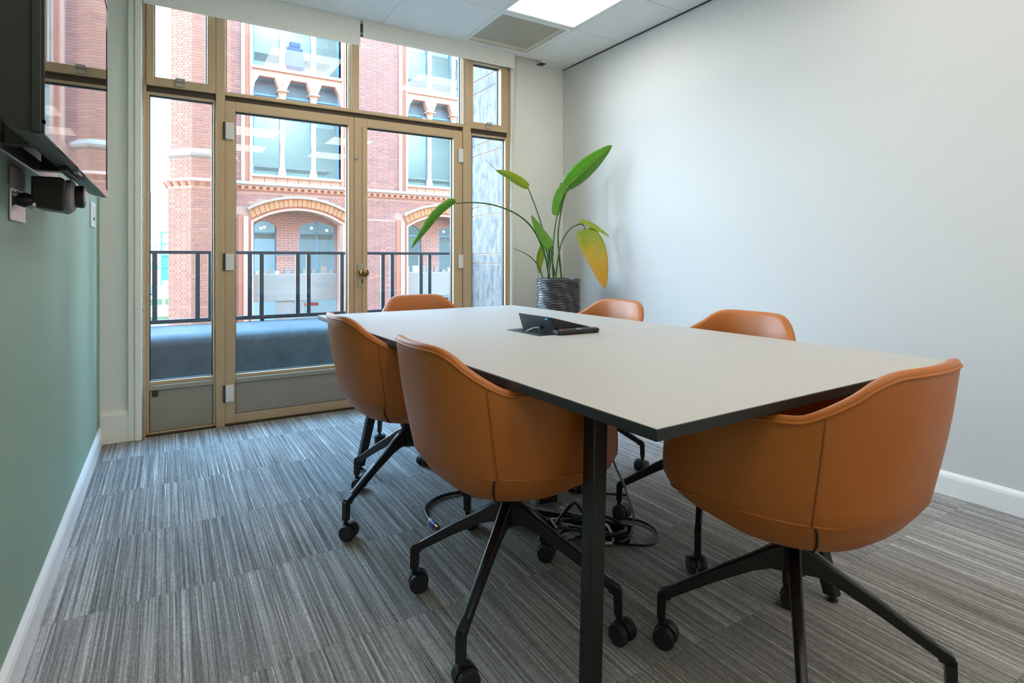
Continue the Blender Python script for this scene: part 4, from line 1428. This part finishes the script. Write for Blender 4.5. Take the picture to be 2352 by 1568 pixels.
for bi, bx in enumerate(BAYS):
    c1, c2 = bx + 0.735, bx + 1.54
    # sills and aprons
    MB().box(bx - 0.02, bx + BWID + 0.06, -0.10, 0.3, 3.16, 3.23).build('sill', 'sandstone', bld, bevel=0.012)
    for k in range(8):
        wd = (BWID + 0.0) / 8
        MB().box(bx + wd * k + 0.006, bx + wd * (k + 1) - 0.006, -0.03, 0.05, 3.022, 3.158).build('apron_block', 'sandstone', bld)
    # band with corbelled heads between the two window tiers
    MB().box(bx - 0.05, bx + BWID + 0.05, -0.10, 0.3, 5.96, 6.045).build('band', 'sandstone', bld, bevel=0.012)
    MB().box(bx, bx + BWID, -0.04, 0.3, 5.79, 5.96).build('band', 'sandstone', bld, bevel=0.01)
    for c in (c1, c2):
        MB().prism([(c - 0.09, 5.49), (c + 0.09, 5.49), (c + 0.105, 5.56), (c + 0.16, 5.68), (c + 0.2, 5.79), (c - 0.2, 5.79), (c - 0.16, 5.68), (c - 0.105, 5.56)], 'y', -0.06, 0.28).build('corbel_head', 'sandstone', bld, bevel=0.012)
        MB().lathe([(0.028, -0.085), (0.05, -0.075), (0.055, -0.055)], (c, 0, 5.67), 10, 'y').build('rosette', 'sandstone', bld, smooth=True)
        MB().box(c - 0.14, c + 0.14, -0.09, 0.22, 5.45, 5.49).build('abacus', 'sandstone', bld, bevel=0.008)
        MB().lathe([(0.065, 5.18), (0.07, 5.24), (0.09, 5.34), (0.115, 5.45)], (c, 0.07, 0), 10).build('capital', 'sandstone', bld, smooth=True)
        column(c, 3.23, 5.18)
        column(c, 6.045, 8.2)
        MB().box(c - 0.14, c + 0.14, -0.06, 0.22, 8.2, 8.45).build('capital', 'sandstone', bld, bevel=0.01)
    for (a, b_) in ((bx, -1), (bx + BWID, 1)):
        s = -b_
        MB().prism([(a, 5.30), (a + s * 0.02, 5.45), (a + s * 0.06, 5.62), (a + s * 0.16, 5.79), (a, 5.79)] if s > 0 else [(a, 5.30), (a, 5.79), (a - 0.16, 5.79), (a - 0.06, 5.62), (a - 0.02, 5.45)], 'y', -0.04, 0.28).build('corbel_head', 'sandstone', bld)
    # moulded jambs
    for (o0, o1, yf, m) in ((-0.27, -0.18, -0.05, 'sandstone'), (-0.18, -0.07, -0.02, 'terracotta'), (-0.07, 0.0, -0.06, 'sandstone')):
        MB().box(bx + o0, bx + o1, yf, 0.3, 3.03, 8.45).build('jamb', m, bld, bevel=0.01)
    for (o0, o1, yf, m) in ((0.0, 0.06, -0.06, 'sandstone'), (0.06, 0.16, -0.02, 'terracotta')):
        MB().box(bx + BWID + o0, bx + BWID + o1, yf, 0.3, 3.03, 8.45).build('jamb', m, bld, bevel=0.01)
    # windows: three lights on each tier
    xs = [bx, c1, c2, bx + BWID]
    for tier, (z0, z1) in enumerate(((3.23, 5.79), (6.045, 8.45))):
        for k in range(3):
            a, b_ = xs[k] + 0.01, xs[k + 1] - 0.01
            f = MB()
            y0, y1 = 0.17, 0.23
            for (p, q, r_, s) in ((a, a + 0.05, z0, z1), (b_ - 0.05, b_, z0, z1), (a + 0.05, b_ - 0.05, z0, z0 + 0.07), (a + 0.05, b_ - 0.05, z1 - 0.05, z1)):
                f.box(p, q, y0, y1, r_, s)
            if tier == 0:
                f.box(a + 0.05, b_ - 0.05, y0, y1, 5.34, 5.39)
            wn = f.build('window', 'frame_teal', bld)
            MB().box(a + 0.04, b_ - 0.04, 0.195, 0.205, z0 + 0.06, (5.35 if tier == 0 else z1 - 0.04)).build('pane', 'glass_far', wn)
            if tier == 0:
                MB().box(a + 0.04, b_ - 0.04, 0.19, 0.21, 5.38, z1 - 0.04).build('spandrel', 'spandrel_blue', wn)
    # rooms behind
    for (z0, z1) in ((2.85, 5.85), (5.95, 8.6)):
        rmb = MB()
        rmb.box(bx - 0.8, bx + BWID + 0.8, 3.0, 3.1, z0, z1)
        rmb.box(bx - 0.8, bx + BWID + 0.8, 0.4, 3.0, z0 - 0.06, z0)
        rmb.box(bx - 0.8, bx + BWID + 0.8, 0.4, 3.0, z1, z1 + 0.06)
        rmb.box(bx - 0.86, bx - 0.8, 0.4, 3.0, z0, z1).box(bx + BWID + 0.8, bx + BWID + 0.86, 0.4, 3.0, z0, z1)
        rmb.build('room_lining', 'room_teal', bld)
        MB().box(bx + 0.1, bx + 2.1, 0.9, 1.1, z1 - 0.05, z1 - 0.01).build('strip_light', 'lamp_on', bld)
        MB().box(bx + 0.4, bx + 1.6, 1.9, 2.4, z1 - 0.05, z1 - 0.01).build('strip_light', 'lamp_on', bld)
        # rolled-down slatted blinds and a desk edge seen through the glass
        for q in range(3):
            MB().box(xs[q] + 0.08, xs[q + 1] - 0.08, 0.42, 0.44, z1 - 0.95 - 0.1 * q, z1 - 0.2).build('window_blind', 'room_warm', bld)
        MB().box(bx + 0.1, bx + BWID - 0.1, 0.7, 1.4, z0 + 0.68, z0 + 0.72).build('desk', 'room_warm', bld)
    # arch: mouldings, voussoirs, jambs
    def archpt(u, off):
        x_ = bx + AW0 + 2.29 * u
        z_ = arc_z(u, SPR, RISE)
        uu = (u - 0.5) * 2
        return (x_ + uu * off * 0.42 + 0, z_ + off)
    nv = 21
    for k in range(nv):
        u0, u1 = k / nv + 0.002, (k + 1) / nv - 0.002
        q = [archpt(u0, 0.10), archpt(u1, 0.10), archpt(u1, 0.31), archpt(u0, 0.31)]
        MB().prism(q, 'y', -0.05 - 0.006 * (k % 3), 0.05).build('voussoir', 'voussoir', bld)
    def archband(o0, o1, y0, y1, m, name):
        b = MB()
        n = 28
        for k in range(n):
            u0, u1 = k / n, (k + 1) / n
            b.prism([archpt(u0, o0), archpt(u1, o0), archpt(u1, o1), archpt(u0, o1)], 'y', y0, y1)
        b.build(name, m, bld)
    archband(0.31, 0.37, -0.10, 0.05, 'lead_grey', 'hood_mould')
    archband(0.0, 0.05, -0.03, 0.35, 'sandstone', 'arch_mould')
    archband(0.05, 0.10, -0.015, 0.2, 'terracotta', 'arch_mould')
    for sgn in (0, 1):
        for (o0, o1, yf, m) in ((0.0, 0.06, -0.03, 'sandstone'), (0.06, 0.12, -0.012, 'terracotta'), (0.12, 0.24, -0.05, 'sandstone'), (0.24, 0.36, -0.03, 'terracotta')):
            xa = bx + AW0 - o1 if sgn == 0 else bx + AW1 + o0
            xb = bx + AW0 - o0 if sgn == 0 else bx + AW1 + o1
            MB().box(xa, xb, yf, 0.3, GZ, SPR + 0.02 + (o1 * 0.5)).build('arch_jamb', m, bld, bevel=0.01)
    # recess behind the arch: brick wall with two arched windows, grey panel, shopfront
    rc = MB()
    y0, y1 = 0.55, 0.75
    wa0, wa1, wb0, wb1 = bx + 0.08, bx + 0.66, bx + 1.26, bx + 2.23
    rc.box(bx - 0.1, wa0, y0, y1, 0.5, 2.6).box(wa1, wb0, y0, y1, 0.5, 2.6).box(wb1, bx + 2.5, y0, y1, 0.5, 2.6)
    for (a, b_, zs_, rs) in ((wa0, wa1, 1.9, 0.17), (wb0, wb1, 1.92, 0.16)):
        n = 10
        for k in range(n):
            u0, u1 = k / n, (k + 1) / n
            za = zs_ + rs * (1 - (2 * u0 - 1) ** 2)
            zb = zs_ + rs * (1 - (2 * u1 - 1) ** 2)
            rc.prism([(a + (b_ - a) * u0, za), (a + (b_ - a) * u1, zb), (a + (b_ - a) * u1, 2.6), (a + (b_ - a) * u0, 2.6)], 'y', y0, y1)
    rc.build('recess_wall', 'brick', bld)
    MB().box(bx - 0.1, bx + 2.5, 0.4, 0.75, 2.6, 2.7).build('recess_soffit', 'brick', bld)
    for (a, b_) in ((wa0, wa1), (wb0, wb1)):
        f = MB()
        f.box(a, a + 0.04, 0.6, 0.66, 0.6, 2.0).box(b_ - 0.04, b_, 0.6, 0.66, 0.6, 2.0)
        if b_ - a > 0.7:
            f.box((a + b_) / 2 - 0.02, (a + b_) / 2 + 0.02, 0.6, 0.66, 0.6, 2.08)
        f.box(a + 0.04, b_ - 0.04, 0.6, 0.66, 1.72, 1.76)
        wn = f.build('window', 'frame_teal', bld)
        MB().box(a + 0.02, b_ - 0.02, 0.63, 0.64, 0.6, 2.1).build('pane', 'glass_far', wn)
        MB().box(a + 0.04, b_ - 0.04, 0.68, 0.70, 1.58, 1.73).build('roller_blind', 'panel_grey', wn)
    MB().box(bx - 0.3, bx + 2.8, 2.6, 2.7, GZ, 2.7).build('room_lining', 'room_teal', bld)
    MB().box(bx - 0.3, bx + 2.8, 0.8, 2.6, 2.3, 2.36).build('room_ceiling', 'frame_teal', bld)
    for (lx, ly, lz) in ((0.33, 1.0, 1.88), (0.46, 1.3, 1.93), (1.72, 1.2, 1.93), (2.1, 0.95, 1.86)):
        MB().lathe([(0.012, -0.03), (0.035, -0.018), (0.035, 0.015), (0.012, 0.03)], (bx + lx, ly, lz), 10).build('pendant_lamp', 'lamp_on', bld, smooth=True)
    MB().box(bx - 0.1, bx + 2.5, 0.42, 0.52, -0.12, 0.61).build('spandrel_panel', 'panel_grey', bld, bevel=0.01)
    MB().box(bx - 0.1, bx + 2.5, 0.52, 0.8, 0.5, 0.62).build('shelf', 'room_warm', bld)
    MB().box(bx - 0.0, bx + 2.32, 0.435, 0.45, 1.14, 1.165).build('glazing_line', 'far_glass', bld)
    random.seed(bi + 4)
    for k in range(9):
        xx = bx + 0.15 + 0.24 * k
        h_ = random.choice((0.08, 0.13, 0.2))
        MB().box(xx, xx + random.uniform(0.1, 0.18), 0.53, 0.62, 0.62, 0.62 + h_).build('storage_box', random.choice(('panel_grey', 'pale_render', 'room_teal')), bld)
    # shopfront
    f = MB()
    for xx in (bx + 0.02, bx + 0.62, bx + 1.12, bx + 1.3, bx + 2.25):
        f.box(xx, xx + 0.05, 0.44, 0.5, GZ, -0.12)
    f.build('shopfront_frame', 'panel_grey', bld)
    MB().box(bx + 0.67, bx + 1.12, 0.45, 0.49, GZ, -0.12).build('shopfront_panel', 'panel_grey', bld)
    MB().box(bx + 0.05, bx + 2.27, 0.47, 0.475, GZ, -0.12).build('shopfront_glass', 'glass_far', bld)
    MB().box(bx + 1.55, bx + 1.95, 1.3, 1.5, -0.35, -0.26).build('shop_display', 'red_goods', bld, bevel=0.02)
    MB().box(bx + 1.8, bx + 2.2, 1.1, 1.3, -0.62, -0.55).build('shop_display', 'red_goods', bld, bevel=0.02)
# office chair in the upper window
oc = thing('desk_chair', 'blue high backed desk chair behind the upper window across the street', 'chair', (3.05, FYD + 0.72, 5.95))
MB().prism([(-0.26, 0.45), (0.26, 0.45), (0.27, 0.62), (0.2, 0.98), (-0.2, 0.98), (-0.27, 0.62)], 'y', -0.05, 0.04).build('backrest', 'office_blue', oc, bevel=0.02)
MB().prism([(-0.15, 1.0), (0.15, 1.0), (0.14, 1.14), (-0.14, 1.14)], 'y', -0.04, 0.03).build('headrest', 'office_blue', oc, bevel=0.02)
MB().box(-0.26, 0.26, 0.0, 0.46, 0.42, 0.5).build('seat', 'office_blue', oc, bevel=0.03)
for s in (-1, 1):
    MB().box(s * 0.3 - 0.03, s * 0.3 + 0.03, 0.05, 0.35, 0.64, 0.67).build('armrest', 'office_blue', oc, bevel=0.01)
MB().tube([(0, 0.2, 0.02), (0, 0.2, 0.42)], 0.03, 10).build('column', 'frame_teal', oc)
# corner turret
TO = (0.83, 0.5, 0)
ap = 0.8 / math.cos(R(22.5))
r8 = R(22.5)
sh = MB().lathe([(ap, GZ), (ap, 2.78)], (0, 0, 0), 8, 'z', r8)
sh.lathe([(ap - 0.03, 2.98), (ap - 0.03, 3.5)], (0, 0, 0), 8, 'z', r8)
sh.lathe([(ap - 0.05, 3.7), (ap - 0.05, TOPZ)], (0, 0, 0), 8, 'z', r8)
tur = sh.build('turret', 'mortar', bld, loc=TO)
tbm = MB()
for f8 in (3, 4, 5, 6, 7):
    a = R(45) * f8
    nx_, ny_ = math.cos(a), math.sin(a)
    for (z0_, z1_, apm) in ((-1.6, 2.76, 0.8), (2.99, 3.5, 0.8 - 0.028), (3.71, 9.5, 0.8 - 0.046)):
        hwf = apm * math.tan(R(22.5)) - 0.004
        for (x0, x1, za, zb) in courses(-hwf, hwf, z0_, z1_, f8):
            P = lambda u, z, o: (nx_ * (apm + o) - ny_ * u, ny_ * (apm + o) + nx_ * u, z)
            tbm.add([P(x0, za, -0.002), P(x1, za, -0.002), P(x1, zb, -0.002), P(x0, zb, -0.002), P(x0 + 0.002, za + 0.002, 0.008), P(x1 - 0.002, za + 0.002, 0.008), P(x1 - 0.002, zb - 0.002, 0.008), P(x0 + 0.002, zb - 0.002, 0.008)],
                    [(4, 5, 6, 7), (0, 1, 5, 4), (1, 2, 6, 5), (2, 3, 7, 6), (3, 0, 4, 7)])
tbo = tbm.build('turret_brickwork', 'brick_unit_turret', tur, fix=False)
tbo['kind'] = 'stuff'
tur['label'] = 'eight sided brick corner turret with stone bands'
MB().lathe([(ap + 0.01, 2.76), (ap + 0.02, 2.80), (ap + 0.10, 2.90), (ap + 0.13, 2.92), (ap + 0.13, 2.955), (ap + 0.02, 3.0), (ap - 0.1, 3.0)], (0, 0, 0), 8, 'z', r8).build('corbel_band', 'sandstone', tur)
MB().lathe([(ap - 0.02, 3.48), (ap + 0.05, 3.54), (ap + 0.07, 3.60), (ap + 0.03, 3.66), (ap - 0.04, 3.72)], (0, 0, 0), 8, 'z', r8).build('stone_band', 'lead_grey', tur)
cs = None
for f8 in range(8):
    for k in (-1, 0, 1):
        a = f8 * R(45)
        p = Vector((0.83 * math.cos(a), 0.83 * math.sin(a), 0)) + Vector((-math.sin(a), math.cos(a), 0)) * (0.22 * k)
        if cs is None:
            cs = MB().hexa([(-0.03, -0.035, 2.80), (0.02, -0.035, 2.80), (0.02, 0.035, 2.80), (-0.03, 0.035, 2.80)], [(-0.03, -0.045, 2.90), (0.09, -0.045, 2.90), (0.09, 0.045, 2.90), (-0.03, 0.045, 2.90)]).build('corbel', 'terracotta', tur)
            cs.location = p
            cs.rotation_euler = (0, 0, a)
        else:
            link_copy(cs, 'corbel', tur, p, (0, 0, a))

# ------------------------------------------------------------------ street and far buildings
struct(MB().box(-60, 60, 4.4, 190, GZ - 0.3, GZ).build('trim_8', 'asphalt'))
fbld = thing('gabled_building', 'pale far gabled building with rows of windows down the street', 'building', (0, 108, 0))
gb_ = MB().box(-9, -0.2 + 1.5, 0, 6, GZ, 9.5)
gb_.build('wall', 'brick_far', fbld)
MB().prism([(-4.2, 9.5), (1.3, 9.5), (0.9, 10.6), (-0.5, 11.3), (-0.9, 12.9), (-1.9, 12.9), (-2.4, 11.3), (-3.8, 10.6)], 'y', 0, 5).build('gable', 'brick_far', fbld)
MB().box(-9, 1.3, -0.1, 0, 0.5, 4.2).build('ground_storey', 'pale_render', fbld)
for z in (5.0, 6.9, 8.9, 10.8):
    for xx in (-2.35, -0.7, -4.1):
        if z > 10 and xx != -0.7 and xx != -2.35:
            continue
        xq = xx if z < 10 else -1.6
        wn = MB().box(xq - 0.45, xq + 0.45, -0.08, 0.02, z - 0.6, z + 0.6).build('window', 'pale_render', fbld)
        for dx in (-0.2, 0.2):
            MB().box(xq + dx - 0.17, xq + dx + 0.17, -0.1, -0.07, z - 0.52, z + 0.52).build('pane', 'far_glass', wn)
        if z > 10:
            break
for z in (3.2, 0.0):
    for xx in (-2.3, -1.5, -0.5, 0.2):
        wn = MB().box(xx - 0.28, xx + 0.28, -0.16, -0.09, z - 0.4, z + 0.4).build('window', 'far_glass', fbld)
grn = thing('corner_tower', 'pale grey stepped tower edge behind the brick turret', 'building', (0.25, 70, 0))
MB().prism([(-0.3, 7.4), (-0.75, 8.6), (-0.75, 9.1), (0.9, 9.1), (0.9, GZ), (-0.3, GZ)], 'y', 0, 2).build('wall', 'lead_grey', grn)
sc_ = thing('scaffold_tower', 'bright blue scaffold tower beside the brick turret down the street', 'scaffold', (-0.05, 52, 0))
for xx in (-0.35, 0.2):
    MB().box(xx - 0.06, xx + 0.06, 0, 0.12, -1.0, 3.2).build('upright', 'scaffold_blue', sc_)
for z in (3.1, 2.2, 1.3, 0.4, -0.6):
    MB().box(-0.35, 0.2, 0.02, 0.1, z - 0.05, z + 0.05).build('ledger', 'scaffold_blue', sc_)
MB().box(-0.33, 0.2, 0.14, 0.16, -0.6, 1.4).build('netting', 'scaffold_blue', sc_)
tag(MB().box(-0.34, -0.14, 51.5, 51.7, GZ, -1.02).build('cream_post', 'pole_cream'), 'cream post standing in the street below the blue scaffold', 'post')
tag(MB().box(-3.2, 0.6, 66, 67, GZ, GZ + 0.55).build('hedge', 'hedge'), 'low green hedge strip along the far street', 'hedge')
tag(MB().box(-2.2, 0.3, 47, 47.6, GZ, GZ + 0.45).build('hedge', 'hedge'), 'low green hedge nearer the window, beyond the railing', 'hedge')
car = thing('car', 'small blue parked car at the left end of the street', 'car', (-2.0, 84, GZ))
MB().prism([(-0.9, 0.3), (0.9, 0.3), (0.9, 0.9), (0.72, 0.95), (0.6, 1.45), (-0.6, 1.45), (-0.72, 0.95), (-0.9, 0.9)], 'y', 0, 4).build('body', 'car_blue', car, bevel=0.05)
MB().box(-0.55, 0.55, -0.02, 0.02, 0.98, 1.38).build('windscreen', 'far_glass', car)
for xx in (-0.75, 0.6):
    MB().box(xx, xx + 0.18, 0.3, 0.9, 0, 0.6).build('wheel', 'rubber_black', car, bevel=0.05)
sgn_ = thing('street_sign', 'round blue street sign on a thin pole', 'sign', (-0.95, 62, GZ))
MB().tube([(0, 0, 0), (0, 0, 5.2)], 0.03, 6).build('pole', 'frame_teal', sgn_)
MB().lathe([(0.02, -0.04), (0.3, -0.04), (0.3, -0.02), (0.02, -0.02)], (0, 0, 3.7), 16, 'y').build('disc', 'scaffold_blue', sgn_)
